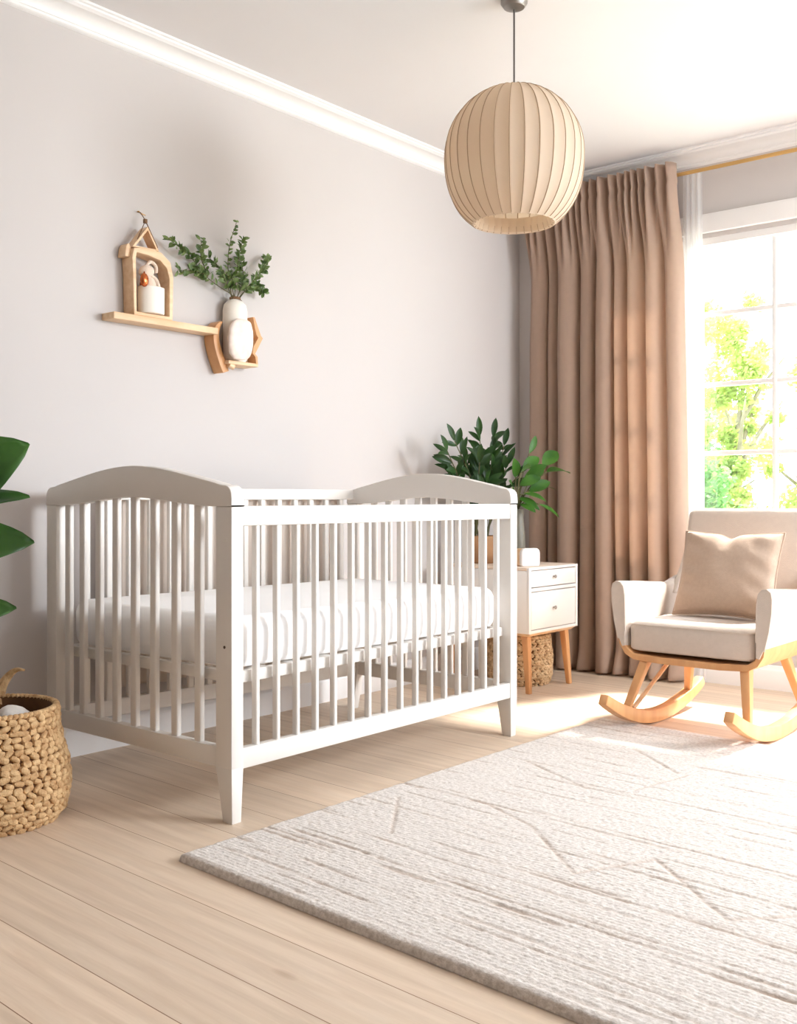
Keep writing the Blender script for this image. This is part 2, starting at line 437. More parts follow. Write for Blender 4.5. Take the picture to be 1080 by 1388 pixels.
BP = [(0, 0), (0.018, 0), (0.018, 0.088), (0.014, 0.096), (0.010, 0.1), (0.006, 0.112), (0, 0.114)]
def base(name, p0, p1, out):
    b = B(); p0 = Vector(p0); p1 = Vector(p1); out = Vector(out); al = (p1-p0).normalized()
    loft(b, [[p0 + out*q + Vector((0, 0, d)) + al*q for q, d in BP], [p1 + out*q + Vector((0, 0, d)) - al*q for q, d in BP]])
    return struct(name, b, M['trim'], smooth=True)
base('baseboard_left', (0, REARY, 0), (0, 4.85, 0), (1, 0, 0))
base('baseboard_back', (0, 4.85, 0), (RWX, 4.85, 0), (0, -1, 0))
base('baseboard_right', (RWX, REARY, 0), (RWX, 4.85, 0), (-1, 0, 0))

# back window: casing, frame, sashes with glazing bars, glass
wn = bpy.data.objects.new('window_1', None); C.objects.link(wn); wn.location = (2.2, 4.85, 0.74); wn['kind'] = 'structure'
x0, x1, z0, z1 = W1
b = B()
box(b, x0-0.085, x1+0.085, 4.822, 4.85, z1+0.02, z1+0.10, 0.004)          # head casing
box(b, x0-0.095, x1+0.095, 4.826, 4.85, z1+0.085, z1+0.112, 0.004)          # cap
box(b, x0-0.085, x0+0.005, 4.826, 4.85, z0-0.02, z1+0.02, 0.003); box(b, x1-0.005, x1+0.085, 4.826, 4.85, z0-0.02, z1+0.02, 0.003)
struct('window_casing', b, M['trim'], wn, True)
b = B(); box(b, x0-0.10, x1+0.10, 4.828, 4.93, z0-0.03, z0, 0.006)
struct('window_sill', b, M['trim'], wn, True)
b = B()
for a in ((x0, x0+0.035), (x1-0.035, x1)): box(b, a[0], a[1], 4.855, 4.95, z0, z1, 0.003)
box(b, x0, x1, 4.855, 4.95, z1-0.035, z1+0.02, 0.003); box(b, x0, x1, 4.855, 4.95, z0, z0+0.03, 0.003)
struct('window_frame', b, M['trim'], wn, True)
fx0, fx1 = x0+0.035, x1-0.035
mid = (fx0+fx1)/2
zs = [0.775, 1.12, 1.457, 1.805, 2.135]
b = B(); box(b, 0.985, 1.03, 4.855, 4.95, 0.76, 2.16, 0.003); struct('window_mullion', b, M['trim'], wn, True)
mid = (1.03+fx1)/2
for sx0, sx1, nc in ((fx0, 0.985, 1), (1.053-0.03, mid-0.01, 3), (mid+0.01, fx1, 3)):
    b = B()
    for q in ((sx0, sx0+0.03), (sx1-0.03, sx1)): box(b, q[0], q[1], 4.875, 4.91, 0.75, 2.15, 0.003)
    box(b, sx0, sx1, 4.875, 4.91, 0.75, 0.785, 0.003); box(b, sx0, sx1, 4.875, 4.91, 2.135, 2.16, 0.003)
    ss = struct('window_sash', b, M['trim'], wn, True)
    gx0, gx1 = sx0+0.03, sx1-0.03; step = (gx1-gx0)/nc
    for k in range(1, nc): bb = B(); box(bb, gx0+k*step-0.011, gx0+k*step+0.011, 4.878, 4.906, 0.78, 2.14, 0.003); struct('glazing_bar', bb, M['trim'], ss, True)
    for z in zs[1:-1]: bb = B(); box(bb, gx0, gx1, 4.880, 4.904, z-0.011, z+0.011, 0.003); struct('glazing_bar', bb, M['trim'], ss, True)
    bb = B(); box(bb, gx0-0.005, gx1+0.005, 4.890, 4.894, 0.78, 2.14); struct('window_pane', bb, M['glass'], ss)

# right window (lights the room from the side)
wr = bpy.data.objects.new('window_2', None); C.objects.link(wr); wr.location = (RWX, 2.1, 0); wr['kind'] = 'structure'
b = B(); y0, y1, z0, z1 = W2
for y in np.linspace(y0, y1, 4):
    yy = min(max(y, y0+0.03), y1-0.03); box(b, RWX+0.03, RWX+0.1, yy-0.03, yy+0.03, z0, z1, 0.004)
box(b, RWX+0.03, RWX+0.1, y0, y1, z0, z0+0.06, 0.004); box(b, RWX+0.03, RWX+0.1, y0, y1, z1-0.06, z1, 0.004)
struct('window_frame', b, M['trim'], wr, True)
b = B(); box(b, RWX+0.06, RWX+0.065, y0, y1, z0, z1); struct('window_pane', b, M['glass'], wr)

# ------------------------------------------------------------------ garden outside
b = B(); box(b, -18, 22, 5.2, 30, -0.5, -0.35); lw = struct('ground', b, M['lawn'])
def tree(x, y, h, rad, m, n, label, cz=0.6, seed=1):
    rr = random.Random(seed); z0 = -0.36
    t = thing('garden_tree', label, 'tree', (x, y, z0), 'trees in the garden')
    b = B(); top = Vector((x+0.1, y, z0+h*0.8))
    tube(b, [(x, y, z0-0.02), (x+0.03, y, z0+h*0.3), (x-0.02, y, z0+h*0.55), top], [0.05, 0.04, 0.03, 0.015], 8)
    for k in range(7):
        a = rr.uniform(0, 2*PI); zz = z0+h*rr.uniform(0.3, 0.65)
        tube(b, [(x, y, zz), (x+rad*0.4*math.cos(a), y+rad*0.4*math.sin(a), zz+h*0.12), (x+rad*0.75*math.cos(a), y+rad*0.75*math.sin(a), zz+h*0.2)], [0.03, 0.02, 0.008], 6)
    obj('trunk', b, M['bark'], t)
    b = B()
    clumps = []
    for k in range(46):
        a = rr.uniform(0, 2*PI); q = rr.uniform(0.1, 1)**0.6*rad; zz = z0+h*(1-cz) + rr.uniform(0, 1)*h*cz
        f = 1-0.5*abs((zz-z0)/h-0.55)/0.5
        clumps.append((Vector((x+q*f*math.cos(a), y+q*f*math.sin(a), zz)), rr.uniform(0.14, 0.34)*rad*0.8))
    for k in range(22): clumps.append((Vector((x+rr.uniform(-.16, .16), y-rr.uniform(0, .25), z0+h*rr.uniform(.18, .85))), rr.uniform(.10, .2)*rad*1.2))
    for i in range(n):
        c, cr = rr.choice(clumps)
        p = c + Vector((rr.gauss(0, 1), rr.gauss(0, 1), rr.gauss(0, 1))).normalized()*cr*rr.uniform(0.4, 1.05)
        d = Vector((rr.gauss(0, 1), rr.gauss(0, 1), rr.gauss(-0.2, 0.7))).normalized(); s = rr.uniform(0.035, 0.08)
        sd = d.orthogonal().normalized()*s*0.32
        q = [p, p+d*s*0.5+sd, p+d*s, p+d*s*0.5-sd]
        b.faces.new([b.verts.new(v) for v in q])
    obj('foliage', b, m, t, smooth=False)
tree(-0.82, 10.0, 3.3, 0.60, M['outleaf'], 12000, 'bright green leafy tree seen through the middle column of window panes', 0.85, 3)
tree(-0.15, 10.6, 2.7, 0.7, M['outleaf'], 12000, 'yellow-green bushy tree at the right edge of the window view', 0.85, 4)
tree(-1.7, 11.2, 2.2, 0.75, M['outleaf2'], 8000, 'pale green low tree just right of the sheer curtain', 0.9, 5)
tree(-0.6, 8.6, 1.55, 0.55, M['outleaf2'], 7000, 'low bluish-green shrub-like tree nearest the window panes', 0.92, 6)
tree(2.9, 12.4, 3.1, 0.9, M['outleaf'], 3500, 'leafy garden tree standing farthest right beyond the window', 0.8, 8)

# ------------------------------------------------------------------ curtain, sheer, rod
t = thing('curtain_rod', 'thin brass curtain rod just below the crown moulding above the window', 'curtain rod', (1.7, 4.765, 2.485))
b = B(); tube(b, [(0.06, 4.765, 2.485), (3.5, 4.765, 2.485)], 0.0095, 12); obj('rod', b, M['brass'], t)
for x in (0.06, 3.5):
    b = B(); ellipsoid(b, (x, 4.765, 2.485), 0.02, 0.02, 0.02); obj('finial', b, M['brass'], t)
for x in (0.09, 2.2, 3.4):
    b = B(); tube(b, [(x, 4.85, 2.47), (x, 4.80, 2.466), (x, 4.765, 2.474)], 0.006, 8); obj('bracket', b, M['brass'], t)

def fold(u, knots):
    """u 0..1 -> fold wave; knots are crease places"""
    for i in range(len(knots)-1):
        if u <= knots[i+1]:
            s = (u-knots[i])/(knots[i+1]-knots[i])
            return (1-abs(2*s-1)**2.6)**0.9, i
    return 0, len(knots)
def smooth01(t): t = min(1, max(0, t)); return t*t*(3-2*t)
kn = [0, 0.13, 0.20, 0.36, 0.47, 0.585, 0.66, 0.775, 0.89, 1.0001]
amp = [0.07, 0.045, 0.10, 0.085, 0.105, 0.075, 0.09, 0.10, 0.08]
b = B(); rows = []
NZ, NU = 90, 420
for i in range(NZ+1):
    tz = i/NZ; z = 2.535*(1-tz)+0.012*tz
    row = []
    bl = smooth01((2.455-z)/0.42)
    xl = 0.125 - 0.03*min(1, tz*3)+ 0.01*math.sin(tz*3); xr = 0.985+0.05*tz
    for j in range(NU+1):
        u = j/NU
        f, k = fold(u + 0.004*math.sin(tz*5+u*9)*(1-abs(2*u-1)), kn)
        deep = amp[min(k, len(amp)-1)]*f
        gath = 0.5+0.5*math.sin(u*2*PI*19 + 2*math.sin(u*17))
        g2 = math.exp(-((2.44-z)/0.16)**2) if z < 2.44 else 1
        yb = 4.804 - deep*(0.75+0.35*tz) - g2*0.012*gath
        yh = 4.742 - 0.050*gath**0.7 - 0.008*deep/0.07
        y = yb*bl + yh*(1-bl)
        if 2.445 < z < 2.468: y += 0.010
        if z > 2.50: y += 0.006*math.sin(u*2*PI*33)
        y += 0.003*noise.noise((u*14, tz*5, 3.1))
        x = xl + (xr-xl)*u + 0.006*bl*math.sin(u*2*PI*9+1)*f
        if tz > 0.95: y -= (tz-0.95)*0.9*f*(0.5+0.5*math.sin(u*23))
        row.append((x, min(y, 4.804), z))
    rows.append(row)
grid(b, rows)
cu = obj('curtain', b, M['curtain'])
sm = cu.modifiers.new('thick', 'SOLIDIFY'); sm.thickness = 0.003; sm.offset = 0
tag(cu, 'floor-length taupe curtain hanging in folds from the brass rod left of window', 'curtain')
b = B(); rows = []
for i in range(61):
    tz = i/60; z = 2.50*(1-tz)+0.01*tz
    rows.append([(0.985 + (0.098+0.02*tz)*j/70, 4.814 + 0.006*math.sin(j/70*2*PI*3.5+0.6*tz) , z) for j in range(71)])
grid(b, rows)
tag(obj('sheer_curtain', b, M['sheer']), 'narrow white sheer curtain between the taupe curtain and window panes', 'curtain')

# ------------------------------------------------------------------ rug
def val_noise(U, V, fu, fv, seed):
    rs = np.random.RandomState(seed); g = rs.rand(int(fv)+3, int(fu)+3)
    a = U*fu; c = V*fv; i = a.astype(int); j = c.astype(int); s = a-i; t_ = c-j
    s = s*s*(3-2*s); t_ = t_*t_*(3-2*t_)
    return (g[j, i]*(1-s)+g[j, i+1]*s)*(1-t_) + (g[j+1, i]*(1-s)+g[j+1, i+1]*s)*t_
NX, NY = 620, 560
A_, B_, C_, D_ = map(np.array, ((1.13, 1.61), (3.55, 1.49), (3.55, 3.60), (1.15, 3.70)))
u = np.linspace(0, 1, NX); v = np.linspace(0, 1, NY); U, V = np.meshgrid(u, v)
X = (A_[0]*(1-U)+B_[0]*U)*(1-V) + (D_[0]*(1-U)+C_[0]*U)*V
Y = (A_[1]*(1-U)+B_[1]*U)*(1-V) + (D_[1]*(1-U)+C_[1]*U)*V
vm = V*2.12; um = U*2.42
wob = 0.010*(val_noise(U, V, 9, 12, 1)-0.5)
strp = np.zeros_like(U)
rs = np.random.RandomState(5)
bands = [(.035, .004, .5), (.075, .004, .5), (.105, .005, .7), (.150, .005, .6), (.180, .005, .9), (.262, .006, 1), (.285, .006, 1), (.318, .005, .9), (.345, .004, .6), (.42, .004, .6),
         (.485, .006, 1), (.50, .004, .8), (.60, .004, .6), (.66, .005, .8), (.70, .005, .7), (.79, .004, .6), (.86, .006, 1), (.89, .005, .8), (.99, .004, .6), (1.06, .005, .8), (1.12, .004, .6), (1.2, .005, .8), (1.23, .004, .7),
         (1.34, .004, .6), (1.42, .006, .9), (1.5, .005, .7), (1.58, .004, .6), (1.66, .006, .9), (1.69, .005, .8), (1.8, .004, .6), (1.88, .005, .8), (1.95, .006, .9), (2.02, .004, .6), (2.07, .005, .8)]
for k, (c0, wd, st) in enumerate(bands):
    brk = np.clip((val_noise(U, V, 14, 1, 40+k)-0.30)*3.2, 0, 1)*(0.4+0.6*val_noise(U, V, 90, 3, 140+k))
    strp = np.maximum(strp, st*brk*np.exp(-((vm-c0-wob)/(wd*1.15))**2))
for (ax, ay), (bx, by) in [((1.686, 2.348), (1.949, 2.118)), ((2.051, 2.33), (2.332, 2.089)), ((1.30, 2.92), (1.62, 2.76)), ((1.237, 2.327), (1.432, 2.065)), ((2.332, 2.089), (2.43, 2.2)),
                           ((1.734, 2.842), (1.783, 3.095)), ((1.949, 2.118), (2.051, 2.33)), ((1.5, 3.3), (1.75, 3.1)), ((2.2, 2.9), (2.5, 2.65)), ((1.45, 2.45), (1.686, 2.348))]:
    dx, dy = bx-ax, by-ay; L2 = dx*dx+dy*dy
    tt = np.clip(((X-ax)*dx+(Y-ay)*dy)/L2, 0, 1)
    dd = np.hypot(X-ax-tt*dx, Y-ay-tt*dy)
    strp = np.maximum(strp, 0.8*(0.5+0.5*val_noise(U, V, 80, 80, 9))*np.exp(-(dd/0.0065)**2))
rowh = 0.0014*np.abs(np.sin(vm/0.0125*PI + wob*60))
H = 0.0185 + rowh + 0.0016*val_noise(U, V, 200, 150, 2) + 0.0016*val_noise(U, V, 300, 270, 3) + 0.0015*val_noise(U, V, 25, 60, 4) - 0.0055*strp
edge = np.minimum(np.minimum(um, 2.42-um), np.minimum(vm, 2.12-vm))
rr_ = 0.012
H = np.where(edge < rr_, H*np.sqrt(np.clip(1-(1-edge/rr_)**2, 0.0, 1))*0.85+0.002, H)
H[0, :] = 0.001; H[-1, :] = 0.001; H[:, 0] = 0.001; H[:, -1] = 0.001
co = np.stack([X, Y, H], -1).reshape(-1, 3)
loc = np.array([2.3, 2.6, 0.0]); co = co-loc
idx = np.arange(NX*NY).reshape(NY, NX)
q = np.stack([idx[:-1, :-1], idx[:-1, 1:], idx[1:, 1:], idx[1:, :-1]], -1).reshape(-1, 4)
me = bpy.data.meshes.new('rug'); me.vertices.add(len(co)); me.vertices.foreach_set('co', co.ravel())
me.loops.add(q.size); me.loops.foreach_set('vertex_index', q.ravel().astype(np.int32))
me.polygons.add(len(q)); me.polygons.foreach_set('loop_start', (np.arange(len(q))*4).astype(np.int32))
me.update(calc_edges=True)
at = me.attributes.new('stripe', 'FLOAT', 'POINT'); at.data.foreach_set('value', np.clip(strp*0.9, 0, 1).ravel().astype(np.float32))
me.shade_smooth(); me.materials.append(M['rug'])
rug = bpy.data.objects.new('rug', me); C.objects.link(rug); rug.location = tuple(loc)
tag(rug, 'large ivory wool area rug with broken taupe stripes on the plank floor', 'rug')

# ------------------------------------------------------------------ crib
XR0, XR1 = 0.085, 0.175      # rear side x at the near and far end (the crib stands a little askew)
XF = 1.015
YN, YF = 1.88, 3.25
ET = 0.045
crib = thing('crib', 'white wooden slatted baby crib with arched end panels by the left wall', 'crib', (0.56, 2.58, 0))
def xr(y): return XR0 + (XR1-XR0)*(y-YN)/(YF+ET-YN)
def smooth01(t): t = min(1, max(0, t)); return t*t*(3-2*t)
def arch(t):
    t = abs(t); v = max(0.0, 1-(t/0.94)**1.9); v = 0.62*v + 0.38*smooth01(1-t/0.94)
    return v if v > 0.12 else 0.12*(max(0, (1.0-t)/0.115))**2*0.0 + v*smooth01(v/0.12)*1.0 if t < 0.94 else 0.0
def end_panel(y, xl, xw=XF):
    W = xw-xl
    # arched headboard piece
    top, bot = [], []
    n = 56
    for i in range(n+1):
        s = 0.5-0.5*math.cos(PI*i/n); x = xl + W*s
        e = min(s, 1-s)*W
        zt = 0.936 + 0.062*arch(2*s-1)
        r = 0.03
        if e < r: zt -= r - math.sqrt(max(0, r*r-(r-e)**2))
        zb = 0.876 + 0.026*smooth01((e-0.06)/(W*0.5-0.06))
        top.append((x, zt)); bot.append((x, zb))
    b = B(); n1 = len(top)
    # strips
    fr = [[(px, y-0.0015, pz) for px, pz in top], [(px, y-0.0015, pz) for px, pz in bot], [(px, y+ET, pz) for px, pz in bot], [(px, y+ET, pz) for px, pz in top]]
    secs = [[fr[k][i] for k in range(4)] for i in range(n1)]
    loft(b, secs)
    es = [e for e in b.edges if abs((e.verts[0].co-e.verts[1].co).x) > 1e-5]
    bmesh.ops.bevel(b, geom=es, offset=0.004, segments=2, profile=0.5, affect='EDGES')
    obj('headboard_rail', b, M['crib'], crib)
    # posts with tapered feet
    for s, (a, c) in ((1, (xw-0.068, xw-0.001)), (-1, (xl+0.001, xl+0.058))):
        b = B(); zt = 0.876; zb = 0.15
        box(b, a, c, y, y+ET-0.0015, zb, zt, 0.003)
        ins = 0.026
        if s > 0: foot = [(a+ins, y+0.004), (c-0.002, y+0.004), (c-0.002, y+ET-0.008), (a+ins, y+ET-0.008)]
        else: foot = [(a+0.002, y+0.004), (c-ins, y+0.004), (c-ins, y+ET-0.008), (a+0.002, y+ET-0.008)]
        hexa(b, [(p[0], p[1], 0) for p in foot], [(a, y, zb+0.004), (c, y, zb+0.004), (c, y+ET-0.0015, zb+0.004), (a, y+ET-0.0015, zb+0.004)], 0.002)
        p = obj('post', b, M['crib'], crib)
        if y < 2.5 and s > 0:
            bb = B(); tube(bb, [(xw-0.030, y+0.002, 0.487), (xw-0.030, y-0.0015, 0.487)], 0.0042, 14); obj('bolt', bb, M['dark_hole'], p, label='dark bolt head')
            bb = B(); tube(bb, [(xw-0.030, y+0.002, 0.784), (xw-0.030, y-0.0008, 0.784)], 0.0042, 14); obj('bolt_cap', bb, M['crib'], p)
    b = B(); box(b, xl+0.055, xw-0.064, y+0.006, y+ET-0.008, 0.148, 0.205, 0.004); obj('bottom_rail', b, M['crib'], crib)
    # slats
    for k in range(8):
        if y < 2.5:
            x = [0.187, 0.269, 0.358, 0.450, 0.545, 0.642, 0.744, 0.850][k]
        else: x = xl + 0.058 + (W-0.126)*(k+1)/9
        b = B(); zt = 0.882 + 0.026*smooth01((min(x-xl, xw-x)-0.06)/(W*0.5-0.06))
        box(b, x-0.0145, x+0.0145, y+0.013, y+0.031, 0.20, zt, 0.005, 3); obj('slat', b, M['crib'], crib)
end_panel(YN, XR0)
end_panel(YF, XR1)
# front side
YI0, YI1 = YN+ET-0.002, YF+0.002
def side_rail(name, xa, xb, z0, z1, th):
    b = B()
    hexa(b, [(xa, YI0, z0), (xa+th, YI0, z0), (xb+th, YI1, z0), (xb, YI1, z0)], [(xa, YI0, z1), (xa+th, YI0, z1), (xb+th, YI1, z1), (xb, YI1, z1)], 0.004)
    obj(name, b, M['crib'], crib)
side_rail('top_rail', XF-0.034, XF-0.034, 0.822, 0.878, 0.030)
side_rail('bottom_rail', XF-0.034, XF-0.034, 0.146, 0.203, 0.030)
side_rail('top_rail', XR0+0.012, XR1+0.012, 0.893, 0.936, 0.028)
side_rail('bottom_rail', XR0+0.012, XR1+0.012, 0.146, 0.203, 0.028)
for k in range(16):
    y = 1.985 + k*0.0797
    b = B(); box(b, XF-0.030, XF-0.008, y-0.0075, y+0.0075, 0.198, 0.826, 0.005, 3); obj('slat', b, M['crib'], crib)
for k in range(15):
    y = 2.01 + k*0.0843; x = xr(y)+0.014
    b = B(); box(b, x, x+0.020, y-0.012, y+0.012, 0.198, 0.898, 0.005, 3); obj('slat', b, M['crib'], crib)
# mattress support frame
b = B(); z0, z1 = 0.378, 0.412
xa, xb = XR0+0.042, XR1+0.042
hexa(b, [(XF-0.062, YI0+.001, z0), (XF-0.038, YI0+.001, z0), (XF-0.038, YI1-.001, z0), (XF-0.062, YI1-.001, z0)], [(XF-0.062, YI0+.001, z1), (XF-0.038, YI0+.001, z1), (XF-0.038, YI1-.001, z1), (XF-0.062, YI1-.001, z1)], 0.003)
hexa(b, [(xa, YI0+.001, z0), (xa+.024, YI0+.001, z0), (xb+.024, YI1-.001, z0), (xb, YI1-.001, z0)], [(xa, YI0+.001, z1), (xa+.024, YI0+.001, z1), (xb+.024, YI1-.001, z1), (xb, YI1-.001, z1)], 0.003)
box(b, xa+.02, XF-0.06, YI0+.002, YI0+0.026, z0, z1, 0.003); box(b, xb+.02, XF-0.06, YI1-0.026, YI1-.002, z0, z1, 0.003)
for k in range(9):
    y = YI0+0.12+k*(YI1-YI0-0.24)/8; box(b, xr(y)+0.055, XF-0.06, y-0.03, y+0.03, z1-0.014, z1-0.002, 0.003)
obj('mattress_support', b, M['crib'], crib)
# mattress
b = B(); secs = []
mz0, mz1 = 0.4135, 0.562
def mat_outline(z_in, inset):
    P = []; r = 0.05
    x0a, x1a = XF-0.050, None
    corners = [(XF-0.048, YI0+0.012), (XF-0.048, YI1-0.012), (xr(YI1)+0.050, YI1-0.012), (xr(YI0)+0.050, YI0+0.012)]
    cen = Vector((0.56, 2.58))
    ang = [(-PI/2, 0), (0, PI/2), (PI/2, PI), (PI, 3*PI/2)]
    sg = [(-1, 1), (-1, -1), (1, -1), (1, 1)]
    for (cx_, cy_), (a0, a1), (sx, sy) in zip(corners, ang, sg):
        ccx, ccy = cx_+sx*r, cy_+sy*r
        for k in range(7):
            a = a0+(a1-a0)*k/6; P.append((ccx+(r-inset)*math.cos(a), ccy+(r-inset)*math.sin(a), z_in))
    return P
for z, ins in [(mz0, 0.03), (mz0+0.006, 0.012), (mz0+0.02, 0.003), (mz0+0.05, 0.0), (mz1-0.045, 0.0), (mz1-0.03, 0.002), (mz1-0.015, 0.009), (mz1-0.005, 0.02), (mz1, 0.035)]:
    secs.append(mat_outline(z, ins))
loft(b, secs)
tag(obj('crib_mattress', b, M['sheet']), 'thick white mattress with fitted sheet lying inside the crib', 'mattress')

# pleated cloth hung at the back of the crib
b = B(); rows = []
for i in range(25):
    tz = i/24; z = 0.915*(1-tz)+0.23*tz; row = []
    for j in range(301):
        s = j/300; y = 2.12 + 1.09*s
        ph = s*2*PI*17+1.3*math.sin(s*19)
        x = xr(y) - 0.010 - 0.012*(0.5+0.5*math.sin(ph))*(0.45+0.55*tz) - 0.004*math.sin(s*31)
        row.append((x, y + 0.003*math.cos(ph), z + 0.003*math.sin(ph*0.5)))
    rows.append(row)
grid(b, rows)
o = obj('pleated_drape', b, M['cream_cloth']); md = o.modifiers.new('thick', 'SOLIDIFY'); md.thickness = 0.002; md.offset = 0
tag(o, 'pale beige pleated cloth hanging behind the rear slats of the crib', 'drape')

# ------------------------------------------------------------------ woven baskets
def basket_knots(cx_, cy_, prof, rows, kn_w, kn_h, thick, seed, tilt=0.35):
    """prof(z01)->radius ; returns bm of chunky knots"""
    rr = random.Random(seed); b = B(); z = kn_h*0.5; k = 0
    zt = prof['h']
    while z < zt-kn_h*0.3:
        r = prof['r'](z/zt); n = int(2*PI*r/kn_w); off = rr.random()
        for j in range(n):
            a = 2*PI*(j+off+rr.uniform(-.12, .12))/n
            sl = (prof['r'](min(1, z/zt+0.02))-prof['r'](max(0, z/zt-0.02)))/(0.04*zt)
            rot = Matrix.Rotation(a, 3, 'Z') @ Matrix.Rotation(math.atan(sl)*1.0, 3, 'Y') @ Matrix.Rotation(rr.uniform(-tilt, tilt) + (0.38 if k % 2 else -0.38), 3, 'X')
            ww = kn_w*rr.uniform(0.50, 0.72); hh = kn_h*rr.uniform(0.44, 0.62)
            c = (cx_+(r+rr.uniform(-.003, .003))*math.cos(a), cy_+(r+rr.uniform(-.003, .003))*math.sin(a), z+rr.uniform(-.12, .12)*kn_h)
            sq = rr.uniform(0.6, 0.9)
            ellipsoid(b, c, thick*rr.uniform(.8, 1.15), ww, hh, rot, 8, 6, lambda p: Vector((math.copysign(abs(p.x/thick)**0.7*thick, p.x), math.copysign(abs(p.y/ww)**0.75*ww, p.y), math.copysign(abs(p.z/hh)**0.8*hh, p.z))))
        z += kn_h*0.92; k += 1
    return b
def rot_tilt(): pass
def basket(name, label, cx_, cy_, h, rfn, knw, knh, th, seed, wm):
    t = thing(name, label, 'basket', (cx_, cy_, 0))
    prof = {'h': h, 'r': rfn}
    obj('body', basket_knots(cx_, cy_, prof, 0, knw, knh, th, seed), wm, t)
    b = B()
    P = [(0.0, 0.004)] + [(rfn(0)-th*0.2, 0.004)] + [(rfn(i/14)-th*0.15, max(0.006, h*i/14)) for i in range(15)] + [(rfn(i/14)-th*1.3, h*i/14) for i in range(14, 0, -1)] + [(0, 0.02)]
    lathe(b, P, cx_, cy_, 48); obj('lining', b, M['backing_dark'], t, label='dark brown backing layer seen between the knots')
    b = B(); r = rfn(1); rr = random.Random(seed+5)
    n = int(2*PI*r/(knw*0.55))
    for j in range(n):
        a = 2*PI*j/n
        rot = Matrix.Rotation(a, 3, 'Z') @ Matrix.Rotation(0.5, 3, 'X')
        ellipsoid(b, (cx_+(r-th*0.35)*math.cos(a), cy_+(r-th*0.35)*math.sin(a), h), th*1.1, knw*0.42, knh*0.42, rot, 8, 6)
    obj('rim', b, wm, t)
    return t
def big_r(t):
    # belly low, neck narrower
    pts = [(0, .172), (.12, .192), (.3, .203), (.5, .198), (.7, .182), (.85, .172), (1.0, .172)]
    for (a, ra), (c, rc) in zip(pts, pts[1:]):
        if t <= c: s = (t-a)/(c-a); return ra+(rc-ra)*smooth01(s)
    return pts[-1][1]
bk = basket('woven_basket', 'round chunky woven seagrass basket on the floor at left of the crib', .455, 1.49, .312, big_r, .0265, .0175, .0095, 11, M['weave'])
# handle flap at the back of the rim
b = B()
hp = spline([(0.31, 1.58, 0.29), (0.305, 1.60, 0.34), (0.315, 1.62, 0.372), (0.338, 1.63, 0.388), (0.362, 1.64, 0.388)], 5)
tube(b, hp, [0.022-0.019*(i/(len(hp)-1))**0.8 for i in range(len(hp))], 8)
obj('handle', b, M['weave'], bk)
# white cloth bundle inside basket
b = B()
ellipsoid(b, (.45, 1.555, .250), .060, .055, .055, None, 28, 18, lambda p: p*(1+0.16*noise.noise(p*22)+0.08*noise.noise(p*50)))
box(b, .41, .49, 1.47, 1.58, .03, .24, .03, 3)
tag(obj('folded_blanket', b, M['white_soft']), 'crumpled white cloth poking out of the large woven basket', 'blanket')

# ------------------------------------------------------------------ big-leaf plant at the left edge
px_, py_ = .165, 1.235
t = thing('potted_plant', 'tall potted plant with broad glossy leaves reaching in at left edge', 'plant', (px_, py_, 0))
b = B(); lathe(b, [(0, 0), (.10, 0), (.105, .01), (.135, .27), (.135, .28), (.125, .28), (.12, .255), (0, .25)], px_, py_, 40); obj('pot', b, M['ceramic'], t)
b = B(); lathe(b, [(0, .262), (.06, .262), (.122, .256), (.122, .25)], px_, py_, 30); obj('soil', b, M['soil'], t)
b = B(); tube(b, spline([(px_, py_, .24), (px_+.02, py_+.02, .5), (px_+.0, py_+.05, .8), (px_+.03, py_+.08, 1.1), (px_+.02, py_+.08, 1.35)], 6), [.012]*12+[.009]*13, 8)
LV = [ # base, tip, up, width
 ((.19, 1.42, .86), (.405, 1.63, 1.06), (.75, -.6, .3), .20),
 ((.18, 1.36, .78), (.425, 1.62, .905), (.5, -.4, .75), .11),
 ((.18, 1.36, .70), (.45, 1.62, .773), (.7, -.5, .55), .17),
 ((.18, 1.36, .50), (.352, 1.62, .575), (.6, -.5, .6), .13),
 ((.18, 1.25, 1.1), (.12, .95, 1.3), (-.3, .6, .7), .17), ((.19, 1.3, 1.2), (.42, 1.15, 1.38), (-.5, 0, .8), .16),
 ((.19, 1.32, 1.3), (.15, 1.55, 1.55), (0, -.7, .7), .15), ((.18, 1.25, .7), (.42, 1.05, .78), (-.4, .2, .8), .16), ((.17, 1.25, .9), (.1, 1.0, 1.0), (0, .5, .8), .16)]
for bs, tp, up, wd in LV:
    s = Vector((px_+.01, py_+.05, bs[2]-.08)); tube(b, [s, (s+Vector(bs))/2+Vector((0, 0, -.01)), bs], [.005, .004, .0035], 6)
obj('stem', b, M['stem'], t)
b = B()
for bs, tp, up, wd in LV: leaf(b, bs, tp, up, wd, droop=0.22, fold=0.25, n=14, wave=0.6)
o = obj('foliage', b, M['leaf_big'], t); md = o.modifiers.new('th', 'SOLIDIFY'); md.thickness = 0.0012

# ------------------------------------------------------------------ nightstand
ns = thing('nightstand', 'small white two-drawer nightstand on tapered wooden legs beside the crib', 'nightstand', (.375, 4.2, 0))
nx0, nx1, ny0, ny1, nz0, nz1 = .13, .622, 3.985, 4.418, .278, .58
b = B()
box(b, nx0, nx1-.012, ny0, ny0+.016, nz0, nz1-.014, .002); box(b, nx0, nx1-.012, ny1-.016, ny1, nz0, nz1-.014, .002)
box(b, nx0, nx1-.012, ny0+.014, ny1-.014, nz0, nz0+.016, .002); box(b, nx0, nx0+.012, ny0+.014, ny1-.014, nz0+.014, nz1-.014, .002)
box(b, nx0+.01, nx1-.014, ny0+.014, ny1-.014, .472, .484, .002)
